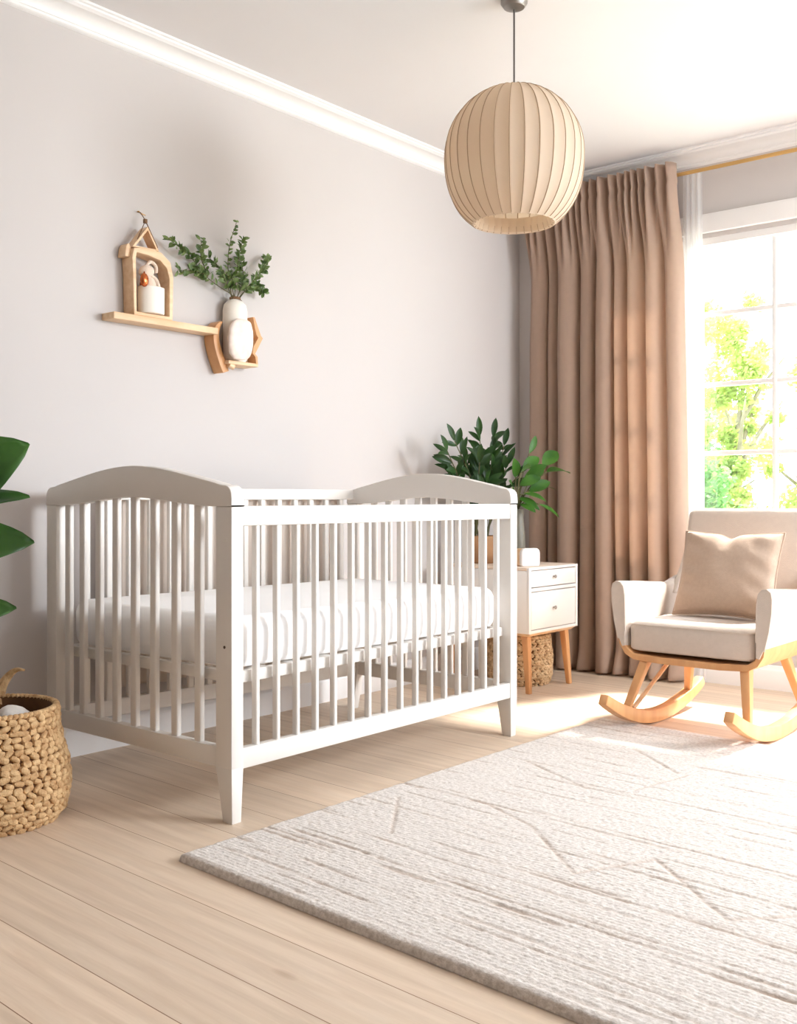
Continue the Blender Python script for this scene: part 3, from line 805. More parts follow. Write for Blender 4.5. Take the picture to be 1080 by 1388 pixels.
# face frame
box(b, nx1-.014, nx1, ny0, ny0+.018, nz0, nz1, .0015); box(b, nx1-.014, nx1, ny1-.018, ny1, nz0, nz1, .0015)
box(b, nx1-.014, nx1, ny0+.017, ny1-.017, nz0, nz0+.014, .0015); box(b, nx1-.014, nx1, ny0+.017, ny1-.017, nz1-.012, nz1, .0015)
box(b, nx1-.014, nx1, ny0+.017, ny1-.017, .470, .486, .0015)
obj('body', b, M['night'], ns)
b = B(); box(b, nx0, nx1-.013, ny0, ny1, nz1-.013, nz1+.001, .002); obj('top', b, M['night_top'], ns, label='pale wood-toned top panel')
for za, zb in ((.296, .466), (.490, .564)):
    b = B(); box(b, nx1-.30, nx1-.001, ny0+.021, ny1-.021, za, zb, .002); d = obj('drawer', b, M['night'], ns)
    zc = (za+zb)/2+.005
    b = B(); tube(b, [(nx1-.002, 4.195, zc), (nx1+.006, 4.195, zc)], .004, 12); ellipsoid(b, (nx1+.012, 4.195, zc), .006, .009, .009, None, 14, 10); obj('knob', b, M['steel'], d, label='small round metal knob')
b = B(); hexa(b, [(nx0+.03, ny0+.03, .262), (nx1-.02, ny0+.03, .262), (nx1-.02, ny1-.03, .262), (nx0+.03, ny1-.03, .262)], [(nx0+.01, ny0+.01, .2785), (nx1-.003, ny0+.01, .2785), (nx1-.003, ny1-.01, .2785), (nx0+.01, ny1-.01, .2785)], .003)
obj('base_frame', b, M['oak_pale'], ns, label='pale wooden underframe')
for sx in (-1, 1):
    for sy in (-1, 1):
        tx = (nx0+.06 if sx < 0 else nx1-.045); ty = (ny0+.045 if sy < 0 else ny1-.055)
        bx_ = tx+sx*.022; by_ = ty+sy*.012
        b = B(); hw, hb = .017, .0115
        hexa(b, [(bx_-hb, by_-hb, 0), (bx_+hb, by_-hb, 0), (bx_+hb, by_+hb, 0), (bx_-hb, by_+hb, 0)], [(tx-hw, ty-hw, .266), (tx+hw, ty-hw, .266), (tx+hw, ty+hw, .266), (tx-hw, ty+hw, .266)], .004, 3)
        obj('leg', b, M['oak'], ns, label='tapered honey-coloured wooden leg')
# basket beneath
def small_r(t):
    pts = [(0, .140), (.2, .158), (.6, .160), (.85, .152), (1.0, .148)]
    for (a, ra), (c, rc) in zip(pts, pts[1:]):
        if t <= c: s = (t-a)/(c-a); return ra+(rc-ra)*s
    return pts[-1][1]
basket('woven_basket', 'pale woven storage basket tucked under the white nightstand', .385, 4.262, .235, small_r, .026, .0135, .008, 23, M['weave_pale'])

# ornament on nightstand
t = thing('tabletop_ornament', 'small white rounded tabletop ornament with wooden side on the nightstand', 'ornament', (.55, 4.09, .581))
def rrect(w_, h_, r, n=6):
    P = []
    for cx_, cz_, a0 in ((w_/2-r, h_-r, 0), (-w_/2+r, h_-r, PI/2), (-w_/2+r*.5, r*.5, PI), (w_/2-r*.5, r*.5, 3*PI/2)):
        rr = r if cz_ > h_/2 else r*.5
        for k in range(n+1): a = a0+PI/2*k/n; P.append((cx_+rr*math.cos(a), cz_+rr*math.sin(a)))
    return P
def slab_rot(P, c, ang, d0, d1, m, name, par, bev):
    b = B(); ca, sa = math.cos(ang), math.sin(ang)
    secs = []
    for dd, ins in ((d0, bev), (d0+bev, 0), (d1-bev, 0), (d1, bev)):
        cxm = 0; czm = sum(p[1] for p in P)/len(P)
        sec = []
        for u_, z_ in P:
            L_ = math.hypot(u_, z_-czm); f = (L_-ins)/L_
            uu, zz = u_*f, czm+(z_-czm)*f
            sec.append((c[0] + (-sa)*uu + ca*dd, c[1] + ca*uu + sa*dd, c[2]+zz))
        secs.append(sec)
    loft(b, secs); return obj(name, b, m, par)
slab_rot(rrect(.105, .085, .024), (.55, 4.09, .581), math.radians(-22), 0, .022, M['ornament'], 'body', t, .004)
slab_rot(rrect(.100, .083, .024), (.55, 4.09, .581), math.radians(-22), -.045, -.0005, M['oak_pale'], 'back', t, .003).__setitem__('label', 'pale wooden back half')

# plants on the nightstand
t = thing('potted_plant', 'dark narrow-leaved potted plant on the nightstand behind the crib', 'plant', (.235, 4.16, .581))
cx_, cy_ = .235, 4.16
b = B(); lathe(b, [(0, .5815), (.066, .5815), (.072, .59), (.088, .70), (.088, .715), (.080, .715), (.076, .70), (0, .695)], cx_, cy_, 36); obj('pot', b, M['pot_tan'], t)
b = B(); lathe(b, [(0, .706), (.077, .700)], cx_, cy_, 24); obj('soil', b, M['soil'], t)
bs_ = B(); bl_ = B(); rr = random.Random(31)
stems = [((.25, 3.86, 1.12), 1), ((.24, 3.93, 1.17), 1), ((.25, 4.12, 1.20), 1), ((.26, 4.22, 1.20), 1), ((.27, 4.30, 1.16), 1), ((.30, 4.05, 1.07), 1), ((.22, 3.96, 1.0), 1), ((.33, 4.24, 1.06), 1), ((.34, 4.34, 1.02), 1), ((.32, 4.14, 1.0), 1), ((.2, 4.08, 1.08), 1), ((.36, 4.02, .97), 1), ((.28, 4.18, 1.1), 1)]
for (ex, ey, ez), _ in stems:
    s0 = Vector((cx_+rr.uniform(-.03, .03), cy_+rr.uniform(-.03, .03), .70)); e = Vector((ex, ey, ez))
    mid_ = (s0+e)/2 + Vector((0, 0, .05)); P = spline([s0, mid_, e], 8); tube(bs_, P, [.0055-.0035*i/(len(P)-1) for i in range(len(P))], 6)
    n = len(P)
    for i in range(5, n):
        tdir = (P[min(i+1, n-1)]-P[i-1]).normalized()
        for s in (-1, 1):
            az = rr.uniform(0, 2*PI); sd = (tdir.orthogonal().normalized()); sd = Matrix.Rotation(az, 3, tdir) @ sd
            d = (tdir*0.75 + sd*0.85*(1 if s > 0 else -1) + Vector((0, 0, .05))).normalized(); Ln = rr.uniform(.075, .115)
            if i % 2: leaf(bl_, P[i], P[i]+d*Ln, (rr.uniform(.2, .9), rr.uniform(-.9, -.2), rr.uniform(.1, 1)), rr.uniform(.026, .038), .12, .25, 7)
    leaf(bl_, P[-1], P[-1]+tdir*.10, (.5, -.6, .6), .032, .1, .25, 7)
obj('stem', bs_, M['stem'], t); obj('foliage', bl_, M['leaf_dark'], t)

t = thing('vase_with_branches', 'grey vase holding broad green leafy branches on the nightstand by curtain', 'vase', (.42, 4.2, .581))
b = B(); lathe(b, [(0, .582), (.030, .582), (.036, .60), (.034, .72), (.026, .80), (.030, .845), (.026, .845), (.022, .80), (.024, .72), (0, .66)], .42, 4.2, 30); obj('vase', b, M['vase_grey'], t)
bs_ = B(); bl_ = B(); rr = random.Random(12)
RL = [((.42, 4.46, 1.03), (.46, 4.62, 1.025), (.2, -.4, 1), .085), ((.42, 4.42, 1.06), (.44, 4.53, 1.135), (.6, -.7, .4), .075), ((.40, 4.33, 1.12), (.41, 4.375, 1.21), (.8, -.5, .1), .035),
      ((.42, 4.38, .87), (.47, 4.50, .80), (.4, -.5, .7), .032), ((.42, 4.36, .95), (.45, 4.50, .94), (.1, -.2, 1), .022), ((.44, 4.22, .92), (.52, 4.30, .88), (.3, -.3, 1), .06),
      ((.43, 4.2, .96), (.50, 4.28, 1.0), (.5, -.7, .6), .06), ((.43, 4.26, 1.0), (.52, 4.30, 1.06), (.6, -.7, .4), .055), ((.42, 4.18, 1.0), (.46, 4.10, 1.09), (.6, -.6, .4), .05), ((.42, 4.24, 1.04), (.45, 4.34, 1.10), (.6, -.6, .4), .06),
      ((.42, 4.2, .90), (.50, 4.27, .84), (.5, -.4, .8), .055), ((.43, 4.28, .93), (.49, 4.38, .98), (.6, -.7, .5), .06), ((.44, 4.19, 1.02), (.53, 4.15, 1.05), (.6, -.6, .5), .05), ((.43, 4.2, .87), (.52, 4.20, .83), (.3, -.4, .8), .045), ((.42, 4.25, .98), (.44, 4.40, 1.04), (.5, -.7, .5), .06), ((.42, 4.15, .93), (.46, 4.06, .98), (.6, -.5, .5), .05)]
for bs, tp, up, wd in RL:
    tube(bs_, spline([(.42, 4.2, .70), (.42, 4.2, .84), (Vector((.42, 4.2, .88))+Vector(bs))/2+Vector((0, -.01, .01)), bs], 4), .0028, 6)
    leaf(bl_, bs, tp, up, wd, .15, .2, 10)
obj('stem', bs_, M['stem'], t); o = obj('foliage', bl_, M['leaf_mid'], t)

# ------------------------------------------------------------------ wall shelf with decorations
t = thing('wall_shelf', 'narrow pale wooden ledge fixed to the left wall', 'shelf', (0.035, 2.38, 1.545))
b = B(); box(b, 0.0, .075, 2.150, 2.625, 1.535, 1.560, .003); obj('ledge', b, M['oak_pale'], t)

t = thing('wooden_house_frame', 'open pale wooden house-shaped frame standing on the left end of ledge', 'decoration', (.035, 2.32, 1.56))
XH = .068
outer = [(2.240, 1.5605), (2.236, 1.70), (2.232, 1.765), (2.238, 1.800), (2.268, 1.838), (2.302, 1.887), (2.336, 1.832), (2.372, 1.806), (2.402, 1.770), (2.414, 1.720), (2.412, 1.5605)]
inner = [(2.252, 1.574), (2.250, 1.70), (2.248, 1.762), (2.252, 1.788), (2.300, 1.786), (2.355, 1.776), (2.385, 1.752), (2.397, 1.715), (2.397, 1.574)]
def sheet_hole(b, outer, inner, xa, xb, m):
    """strip frame between matched outlines (paired by resampling)"""
    def res(P, n):
        P = [Vector((p[0], p[1])) for p in P]; P.append(P[0]); L = [0]
        for a, c in zip(P, P[1:]): L.append(L[-1]+(c-a).length)
        out = []
        for k in range(n):
            s = L[-1]*k/n; i = max(j for j in range(len(L)) if L[j] <= s+1e-9); i = min(i, len(P)-2)
            f = (s-L[i])/max(1e-9, L[i+1]-L[i]); out.append(P[i].lerp(P[i+1], f))
        return out
    o = outer; i_ = inner
    secs = []
    for a, c in zip(o, i_):
        secs.append([(xa, a[0], a[1]), (xb, a[0], a[1]), (xb, c[0], c[1]), (xa, c[0], c[1])])
    rings = [[b.verts.new(p) for p in s] for s in secs]; n = len(rings)
    for k in range(n):
        A, Q = rings[k], rings[(k+1) % n]
        for j in range(4): b.faces.new((A[j], A[(j+1) % 4], Q[(j+1) % 4], Q[j]))
    bmesh.ops.recalc_face_normals(b, faces=b.faces)
o2 = [(2.240, 1.5605), (2.236, 1.70), (2.232, 1.765), (2.240, 1.802), (2.302, 1.812), (2.360, 1.806), (2.402, 1.776), (2.415, 1.720), (2.412, 1.5605)]
b = B(); sheet_hole(b, o2, inner, .004, XH, None); bmesh.ops.bevel(b, geom=list(b.edges), offset=.0025, segments=2, profile=.5, affect='EDGES'); obj('frame', b, M['oak_pale'], t)
b = B(); tri_o = [(2.236, 1.806), (2.302, 1.890), (2.352, 1.810)]; tri_i = [(2.249, 1.811), (2.302, 1.877), (2.341, 1.814)]
sheet_hole(b, tri_o, tri_i, .02, XH-.004, None); obj('gable', b, M['oak_pale'], t)
b = B(); prism(b, [(2.214, 1.770), (2.238, 1.770), (2.242, 1.800), (2.234, 1.818), (2.226, 1.818), (2.219, 1.804)], 'x', .003, .050, .003); obj('eave_block', b, M['oak_pale'], t)
b = B(); tube(b, [(XH-.01, 2.262, 1.838), (.050, 2.302, 1.915), (XH-.01, 2.350, 1.822)], .0022, 6); tube(b, [(.050, 2.302, 1.915), (.02, 2.302, 1.95), (.001, 2.302, 1.955)], .0016, 6)
obj('hanging_cord', b, M['cord'], t, label='thin brown hanging cord')
b = B(); box(b, .043, .055, 2.2955, 2.3085, 1.905, 1.921, .002); obj('bead', b, M['cord'], t, label='small dark square bead')
b = B(); tube(b, [(0.0, 2.302, 1.956), (.012, 2.302, 1.956), (.014, 2.302, 1.951)], .002, 8); tube(b, [(.004, 2.300, 1.957), (.006, 2.335, 1.948)], .0016, 8)
tag(obj('wall_hook', b, M['brass']), 'tiny bent brass hook above the wooden house frame', 'hook')
# cup in house
b = B(); lathe(b, [(0, 1.5755), (.049, 1.5755), (.052, 1.58), (.052, 1.672), (.048, 1.672), (.048, 1.60), (0, 1.60)], .052, 2.326, 40, .75, 1.0)
tag(obj('cup', b, M['ceramic']), 'plain cream ceramic cup standing inside the wooden house frame', 'cup')
# soft toy peeking out of the cup
t = thing('soft_toy', 'cream plush toy peeking out of the cup in the wooden house', 'toy', (.055, 2.32, 1.603))
b = B(); ellipsoid(b, (.052, 2.318, 1.665), .024, .030, .058, None, 20, 14); ellipsoid(b, (.056, 2.302, 1.727), .022, .032, .024, Matrix.Rotation(.35, 3, 'X'), 20, 14); obj('body', b, M['plush'], t)
b = B(); tube(b, spline([(.054, 2.296, 1.742), (.058, 2.318, 1.765), (.060, 2.340, 1.752), (.060, 2.342, 1.728)], 6), .0065, 10); obj('ear', b, M['plush'], t)
b = B(); tube(b, spline([(.060, 2.312, 1.715), (.066, 2.336, 1.700), (.064, 2.350, 1.672)], 6), .009, 10); obj('arm', b, M['plush'], t)
b = B(); ellipsoid(b, (.078, 2.277, 1.690), .012, .017, .025, None, 20, 14); tube(b, [(.076, 2.277, 1.71), (.07, 2.283, 1.722)], .003, 8)
box(b, .055, .078, 2.272, 2.286, 1.672, 1.684, .002)
tag(obj('copper_bell', b, M['copper']), 'shiny copper bell hanging in front of the plush toy by the cup', 'bell')

# bracket with vase
t = thing('wooden_wall_bracket', 'curved honey-coloured wooden wall bracket at the right end of ledge', 'bracket', (.04, 2.72, 1.39))
b = B()
L1 = spline([(2.648, 1.592), (2.622, 1.566), (2.614, 1.520), (2.626, 1.468), (2.646, 1.420), (2.664, 1.392)], 5)
L2 = spline([(2.660, 1.592), (2.646, 1.560), (2.642, 1.520), (2.660, 1.468), (2.684, 1.425), (2.690, 1.400)], 5)
P = [(p.x, p.y) for p in [Vector((q[0], q[1], 0)) if not isinstance(q, Vector) else q for q in L1]] if False else None
def sp2(pts, k=5): return [(p.x, p.y) for p in spline([(a, c, 0) for a, c in pts], k)]
L1 = sp2([(2.648, 1.592), (2.622, 1.566), (2.614, 1.520), (2.626, 1.468), (2.646, 1.420), (2.662, 1.390)])
L2 = sp2([(2.662, 1.592), (2.646, 1.560), (2.643, 1.520), (2.660, 1.468), (2.684, 1.425), (2.692, 1.400)])
secs = [[(.002, a[0], a[1]), (.060, a[0], a[1]), (.060, c[0], c[1]), (.002, c[0], c[1])] for a, c in zip(L1, L2)]
loft(b, secs); es = [e for e in b.edges]; bmesh.ops.bevel(b, geom=es, offset=.003, segments=2, profile=.5, affect='EDGES'); obj('left_arm', b, M['oak'], t)
b = B(); box(b, .002, .085, 2.668, 2.824, 1.426, 1.440, .003); tube(b, [(.07, 2.68, 1.424), (.07, 2.705, 1.416)], .012, 10); obj('ledge', b, M['oak_pale'], t)
b = B()
Rr = [(2.806, 1.626, .004), (2.822, 1.58, .010), (2.832, 1.556, .012), (2.842, 1.546, .012), (2.818, 1.508, .013), (2.806, 1.480, .007), (2.820, 1.468, .006), (2.824, 1.428, .005)]
secs = [[(.03, y-w2, z), (.078, y-w2, z), (.078, y+w2, z), (.03, y+w2, z)] for y, z, w2 in Rr]
loft(b, secs); obj('right_arm', b, M['oak'], t)
b = B(); box(b, 0, .035, 2.805, 2.815, 1.44, 1.60, .002); box(b, 0, .01, 2.66, 2.81, 1.44, 1.47, .002); obj('back_plate', b, M['oak_pale'], t)
# vase
t = thing('flower_vase', 'white ceramic bottle vase with leafy green sprigs on wooden wall bracket', 'vase', (.042, 2.735, 1.4405))
vx, vy = .042, 2.738
b = B(); lathe(b, [(0, 1.4405), (.042, 1.4405), (.050, 1.45), (.052, 1.55), (.052, 1.645), (.047, 1.668), (.032, 1.684), (.021, 1.689), (.019, 1.698), (.014, 1.698), (.016, 1.685), (.036, 1.66), (.038, 1.5), (0, 1.46)], vx, vy, 44, .85, 1); obj('vase', b, M['ceramic'], t)
b = B(); lathe(b, [(.0195, 1.690), (.0225, 1.692), (.0225, 1.699), (.019, 1.701)], vx, vy, 30); tube(b, [(vx+.01, 2.712, 1.697), (vx+.025, 2.738, 1.690), (vx+.01, 2.765, 1.688)], .0015, 6); obj('neck_band', b, M['cord'], t, label='dark brown band round the neck')
TW = [[(2.738, 1.66), (2.72, 1.70), (2.64, 1.728), (2.59, 1.765), (2.53, 1.821), (2.46, 1.838), (2.385, 1.855)],
      [(2.60, 1.76), (2.54, 1.768), (2.455, 1.762)], [(2.60, 1.763), (2.565, 1.830), (2.575, 1.900)],
      [(2.738, 1.66), (2.72, 1.72), (2.705, 1.81), (2.69, 1.892), (2.71, 1.985)], [(2.738, 1.66), (2.74, 1.72), (2.745, 1.845), (2.748, 1.925)],
      [(2.738, 1.66), (2.76, 1.70), (2.82, 1.78), (2.87, 1.835), (2.915, 1.893)], [(2.738, 1.66), (2.70, 1.72), (2.64, 1.80), (2.60, 1.838)],
      [(2.738, 1.68), (2.76, 1.74), (2.78, 1.80), (2.77, 1.86)], [(2.738, 1.68), (2.72, 1.74), (2.73, 1.79)], [(2.738, 1.68), (2.79, 1.73), (2.86, 1.77), (2.875, 1.74)]]
bs_ = B(); bl_ = B(); rr = random.Random(77)
for k, tw in enumerate(TW):
    P = [Vector((max(.030, vx + .03*math.sin(i*1.3+k)*min(1, i/4)+.012*min(i, 4)/4), a, c)) for i, (a, c) in enumerate(tw)]
    P = spline(P, 6); n = len(P); tube(bs_, P, [.0024-.0014*i/(n-1) for i in range(n)], 6)
    for i in range(n):
        if P[i].z < 1.725 or (k == 0 and 8 < i < 13 and False): continue
        td = (P[min(n-1, i+1)]-P[max(0, i-1)]).normalized()
        dens = 4 if P[i].y > 2.64 and k not in (3,) else 3
        if k == 0 and P[i].y > 2.57: dens = 1
        for q_ in range(dens):
            sd = Matrix.Rotation(rr.uniform(0, 2*PI), 3, td) @ td.orthogonal().normalized()
            d = (td*rr.uniform(.3, .9)+sd).normalized(); Ln = rr.uniform(.020, .034)*(.75 if k == 3 else 1)
            bp = P[i]+Vector((rr.uniform(-.003, .003), rr.uniform(-.003, .003), rr.uniform(-.003, .003)))
            tip = bp+d*Ln
            if tip.x < .004: tip.x = .006
            leaf(bl_, bp, tip, (1, rr.uniform(-.7, .7), rr.uniform(-.3, .9)), Ln*rr.uniform(.45, .62), .1, .25, 4)
obj('stem', bs_, M['stem'], t); obj('foliage', bl_, M['leaf_sprig'], t)
# rounded lump in front of the vase
b = B()
def squ(p):
    f = 1+0.06*noise.noise(p*30)
    return Vector((p.x, p.y, p.z))*f
for_ = []
rows = []
nu, nv = 36, 20
for i in range(1, nv):
    th = PI*i/nv; row = []
    for j in range(nu):
        ph = 2*PI*j/nu
        def se(c_, e): return math.copysign(abs(c_)**e, c_)
        yy = se(math.cos(ph), .62)*se(math.sin(th), .7); zz = se(math.sin(ph), .62)*se(math.sin(th), .7); xx = se(math.cos(th), .8)
        taper = 1-0.18*(zz < 0)*(-zz)*(yy < 0) - 0.10*max(0, zz)
        row.append(Vector((.105+.016*xx, 2.712+.063*yy*taper+.008*zz, 1.523+.081*zz)) + Vector((0, .004, .003))*noise.noise((yy*3, zz*3, xx)))
    rows.append(row)
vs = grid(b, rows, True)
b.faces.new(vs[0][::-1]); b.faces.new(vs[-1])
bmesh.ops.recalc_face_normals(b, faces=b.faces)
tag(obj('ceramic_plaque', b, M['ceramic_lump']), 'rounded cream mottled plaque leaning against the vase on wooden bracket', 'ornament')

# ------------------------------------------------------------------ pendant lamp
LX, LY = 1.212, 2.975
t = thing('pendant_lamp', 'large round beige ribbed fabric pendant lamp hanging from the ceiling', 'lamp', (LX, LY, CEIL))
b = B(); lathe(b, [(0, CEIL-.0005), (.046, CEIL-.0005), (.046, CEIL-.012), (.036, CEIL-.026), (.012, CEIL-.032), (0, CEIL-.033)], LX, LY, 36); obj('ceiling_canopy', b, M['steel'], t)
b = B(); tube(b, [(LX, LY, CEIL-.03), (LX, LY, 2.22)], .0032, 8); obj('cable', b, M['cable'], t)
NR = 30
RM = .2385
prof = [(.004, 2.3105), (.03, 2.310)]
zc_, hz = 2.075, .235
for i in range(1, 15):
    a = PI/2*i/14; prof.append((max(.031, RM*math.sin(a)), zc_+hz*math.cos(a)))
for i in range(1, 17):
    q_ = .852*math.sin(PI/2*i/16); prof.append((RM*(1-q_**2.33)**(1/2.33), zc_-.27*q_))
rimr, rimz = prof[-1]
def shade_pt(r, z, ang, infl):
    s = abs(math.sin(ang*NR/2)); rr = r*(1 - infl*(s))
    return (LX+rr*math.cos(ang), LY+rr*math.sin(ang), z)
b = B(); rows = []
NS = NR*8
prof2 = prof + [(rimr-.004, rimz-.004), (rimr-.012, rimz), (rimr-.018, rimz+.02), (rimr-.014, rimz+.05)]
for r, z in prof2: rows.append([shade_pt(r, z, 2*PI*j/NS, .018 if r > .03 else 0) for j in range(NS)])
grid(b, rows, True)
obj('lamp_shade', b, M['shade'], t)
for k in range(NR):
    a = 2*PI*k/NR
    b = B(); tube(b, [shade_pt(r+.0003, z, a, 0) for r, z in prof[1:]] + [shade_pt(rimr-.010, rimz-.003, a, 0), shade_pt(rimr-.017, rimz+.02, a, 0)], .0016, 5); obj('rib', b, M['rib'], t)
b = B(); tube(b, [(LX, LY, 2.24), (LX, LY, 2.18)], .018, 14); obj('socket', b, M['steel'], t)
b = B(); ellipsoid(b, (LX, LY, 2.135), .032, .032, .040, None, 18, 12); obj('bulb', b, M['ornament'], t)

# ------------------------------------------------------------------ rocking chair
CX_ = 1.53
ch = thing('rocking_chair', 'cream upholstered rocking armchair with honey wood rockers before the window', 'chair', (CX_, 3.85, 0))
# rockers
def rocker(x):
    cyk, rad = 3.88, .98
    b = B(); secs = []
    y0_, y1_ = 3.42, 4.30; n = 22
    for i in range(n+1):
        y = y0_+(y1_-y0_)*i/n; dy = y-cyk
        zb = .0015 + (dy*dy)/(2*.80) if dy < 0 else .0015 + (dy*dy)/(2*.98)
        e = min(i, n-i)/n; h = .040 + .012*min(1, e/.25)
        slope = dy/.85; ny = -slope; L_ = math.hypot(1, slope)
        oy, oz = -slope/L_*h, 1/L_*h
        hw = .021
        if i == 0 or i == n: hw *= .85
        secs.append([(x-hw, y, zb), (x+hw, y, zb), (x+hw, y+oy, zb+oz), (x-hw, y+oy, zb+oz)])
    loft(b, secs)
    es = [e for e in b.edges]; bmesh.ops.bevel(b, geom=es, offset=.0045, segments=2, profile=.5, affect='EDGES')
    obj('rocker', b, M['oak'], ch)
rx = (1.305, 1.785)
for x in rx: rocker(x)
def leg(p, q, w0, w1):
    b = B(); p = Vector(p); q = Vector(q)
    loft(b, [[(p.x-w0, p.y-w0*.9, p.z), (p.x+w0, p.y-w0*.9, p.z), (p.x+w0, p.y+w0*.9, p.z), (p.x-w0, p.y+w0*.9, p.z)],
             [(q.x-w1, q.y-w1*1.1, q.z), (q.x+w1, q.y-w1*1.1, q.z), (q.x+w1, q.y+w1*1.1, q.z), (q.x-w1, q.y+w1*1.1, q.z)]])
    bmesh.ops.bevel(b, geom=list(b.edges), offset=.004, segments=2, profile=.5, affect='EDGES')
    obj('leg', b, M['oak'], ch)
for s, x in ((-1, rx[0]), (1, rx[1])):
    xi = x - s*.045
    leg((x, 3.600, .075), (xi, 3.700, .285), .014, .019)
    leg((x, 4.165, .075), (xi, 4.085, .285), .014, .019)
    if s < 0: b = B(); tube(b, [(x-s*.004, 3.66, .085), (xi-s*.01, 3.93, .275)], .0085, 8); obj('brace', b, M['oak_pale'], ch)
# seat frame (wood shell, curving up at the sides)
b = B(); prof_ = []
def shell_sec(y, th):
    o_ = [(-.292, .385), (-.285, .330), (-.262, .292), (-.225, .272), (-.12, .266), (.12, .266), (.225, .272), (.262, .292), (.285, .330), (.292, .385)]
    i_ = [(x*.965 if abs(x) > .25 else x, z+th*.6) for x, z in o_][::-1]
    return [(CX_+x, y, z) for x, z in o_+i_]
loft(b, [shell_sec(3.668, .03), shell_sec(3.672, .04), shell_sec(4.14, .04)])
obj('seat_frame', b, M['oak'], ch)
# arms
def arm(s):
    b = B(); secs = []
    n = 18
    for i in range(n+1):
        t_ = i/n; y = 3.662 + (4.20-3.662)*t_
        zt = .576 - .040*t_ ; 
        ins = 0.012*(1-min(1, t_/.05)) + .010*max(0, (t_-.93)/.07)
        zt += max(0, t_-.80)/.20*.035
        o_ = [(-.268, .318), (-.290, .360), (-.305, .42), (-.316, .49), (-.319, .54), (-.314, .566), (-.298, .577), (-.280, .574), (-.266, .558), (-.259, .52), (-.257, .45), (-.256, .38), (-.255, .322)]
        sec = []
        cxm, czm = -.285, .44
        for x, z in o_:
            zz = z if z < .40 else .40+(z-.40)*(zt-.40)/(.577-.40)
            sec.append((CX_ - s*(cxm + (x-cxm)*(1-ins/.03*.5)) if False else CX_ + (-s)*(cxm+(x-cxm)*(1-ins*12)), y, czm+(zz-czm)*(1-ins*2.2)))
        secs.append(sec)
    loft(b, secs)
    obj('armrest', b, M['chair_fabric'], ch)
    # piping along the front edge of the arm
    b = B(); P = [(CX_+(-s)*x, 3.664, .40+(z-.40) if z > .4 else z) for x, z in [(-.288, .35), (-.304, .42), (-.314, .49), (-.316, .54), (-.311, .562), (-.297, .572), (-.281, .569), (-.268, .554), (-.262, .52), (-.260, .45), (-.259, .38)]]
    tube(b, P, .0032, 6); obj('piping', b, M['chair_fabric'], ch)
arm(1); arm(-1)
# backrest
def rr_sec(hw, hd, r, cx_, cy_, z, lean=0):
    P = []
    for sx, sy, a0 in ((1, 1, 0), (-1, 1, PI/2), (-1, -1, PI), (1, -1, 3*PI/2)):
        for k in range(6):
            a = a0+PI/2*k/5; P.append((cx_+sx*(hw-r)+r*math.cos(a), cy_+sy*(hd-r)+r*math.sin(a), z))
    return P
b = B(); secs = []
for t_ in [i/20 for i in range(19)] + [.93+.07*math.sin(PI/2*i/8) for i in range(9)]:
    z = .30+.555*t_; y = 4.145+.155*t_**1.1
    hw = .268+.002*t_; hd = .045-.008*t_
    if z > .825: k = min(1, (z-.825)/.0302); hw -= .028*(1-math.sqrt(max(0, 1-k*k))); hd -= .020*(1-math.sqrt(max(0, 1-k*k)))
    secs.append(rr_sec(hw, hd, min(.03, hd*.95), CX_, y, z))
loft(b, secs); obj('backrest', b, M['chair_fabric'], ch)
# side wings joining arm and back
for s in (-1, 1):
    b = B(); secs = []
    for i in range(11):
        t_ = i/10; z = .50+.25*t_; y1_ = 4.165+.155*((z-.30)/.555)**1.1; y0_ = y1_ - .03 - .10*(1-t_)**2
        x = CX_+s*(.262-.004*t_)
        secs.append([(x-.013, y0_, z), (x+.013, y0_, z), (x+.016, y1_, z), (x-.016, y1_, z)])
    loft(b, secs); bmesh.ops.bevel(b, geom=list(b.edges), offset=.006, segments=3, profile=.5, affect='EDGES'); obj('side_wing', b, M['chair_fabric'], ch)
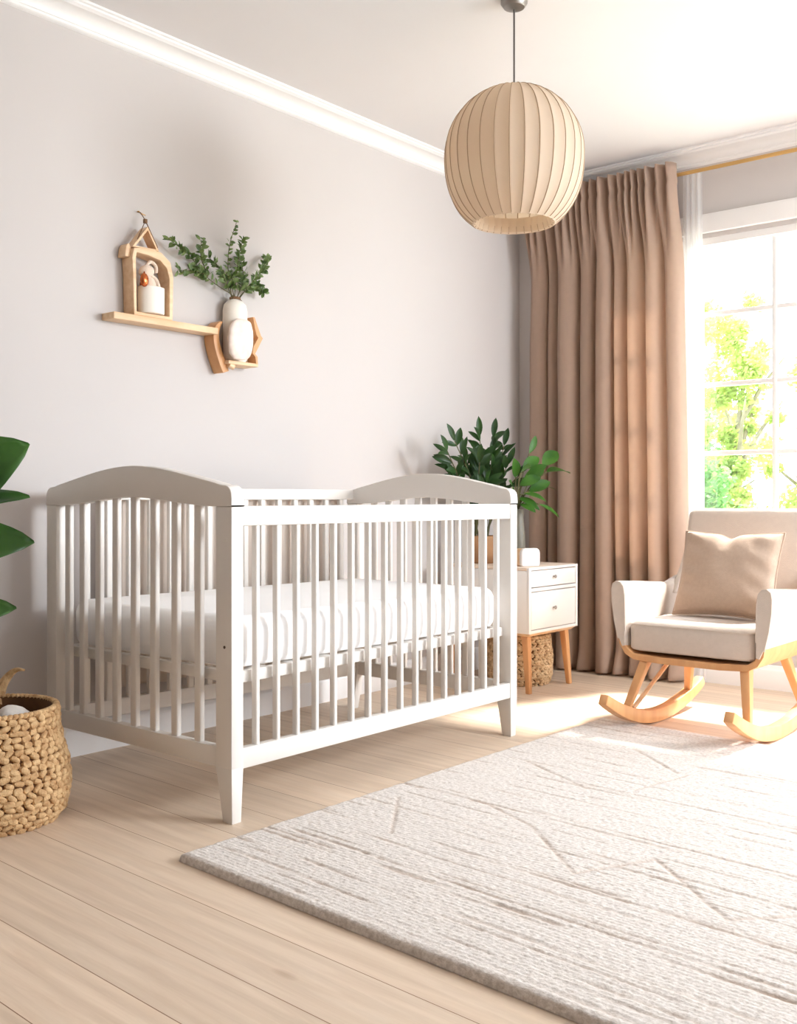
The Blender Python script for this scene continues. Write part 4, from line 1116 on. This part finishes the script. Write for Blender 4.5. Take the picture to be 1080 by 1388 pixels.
# seat cushion
b = B(); secs = []
cw, cy0, cy1 = .252, 3.672, 4.12
for z, ins in [(.305, .018), (.309, .006), (.318, 0), (.395, 0), (.408, .004), (.417, .013), (.421, .03)]:
    sec = []
    for x, y in [(q_[0], q_[1]) for q_ in rr_sec(cw-ins, (cy1-cy0)/2-ins, .035, CX_, (cy0+cy1)/2, 0)]:
        zz = z + (0.006*(1-((x-CX_)/cw)**2) if z > .40 else 0); sec.append((x, y, zz))
    secs.append(sec)
loft(b, secs); obj('seat_cushion', b, M['chair_fabric'], ch)
b = B(); tube(b, [(p[0], p[1], .4085) for p in rr_sec(cw-.003, (cy1-cy0)/2-.003, .033, CX_, (cy0+cy1)/2, 0)], .003, 6, closed=True); obj('cushion_piping', b, M['chair_fabric'], ch)

# throw pillow
b = B(); n = 34
pc = Vector((1.545, 4.005, .595)); hwp, hhp = .205, .180
ex = Vector((1, 0, 0)); ez = Vector((0, .36, .93)).normalized(); ey = ex.cross(ez)   # ey: towards -y front
def pil(side):
    rows = []
    for i in range(n+1):
        v_ = -1+2*i/n; row = []
        for j in range(n+1):
            u_ = -1+2*j/n
            th = (max(0, (1-abs(u_)**2.2)*(1-abs(v_)**2.2)))**.40*.068
            # concave edges
            uu = u_*(1-.060*(1-v_*v_)); vv = v_*(1-.075*(1-u_*u_))
            # dent in the top edge
            notch = math.exp(-((u_+.02)/.16)**2)*max(0, v_-.45)/.55
            vv -= notch*.10; th *= (1-.35*notch)
            wr = noise.noise((u_*2.0, v_*2.0, side*2.0))*.004 + .013*max(0, abs(u_)-.45)*math.sin(v_*13+u_*5)*(1-abs(u_))*4
            p = pc + ex*hwp*uu + ez*hhp*vv + ey*side*(th + wr*(1 if th > .01 else 0))
            row.append(p)
        rows.append(row)
    return rows
v1 = grid(b, pil(1)); v2 = grid(b, pil(-1))
bmesh.ops.remove_doubles(b, verts=b.verts, dist=.0004)
bmesh.ops.recalc_face_normals(b, faces=b.faces)
pw = thing('throw_pillow', 'square blush beige throw pillow leaning on the back of rocking chair', 'pillow', (1.545, 3.95, .425))
obj('cover', b, M['pillow'], pw)
b = B(); P = []
for k in range(4*n):
    q_ = k/n; e_ = int(q_); f_ = -1+2*(q_-e_)
    u_, v_ = [(f_, 1), (1, -f_), (-f_, -1), (-1, f_)][e_]
    uu = u_*(1-.060*(1-v_*v_)); vv = v_*(1-.075*(1-u_*u_)) - (math.exp(-((u_+.02)/.16)**2)*.10 if v_ == 1 else 0)
    P.append(pc + ex*hwp*uu + ez*hhp*vv)
tube(b, P, .0035, 6, closed=True); obj('piping', b, M['pillow'], pw)
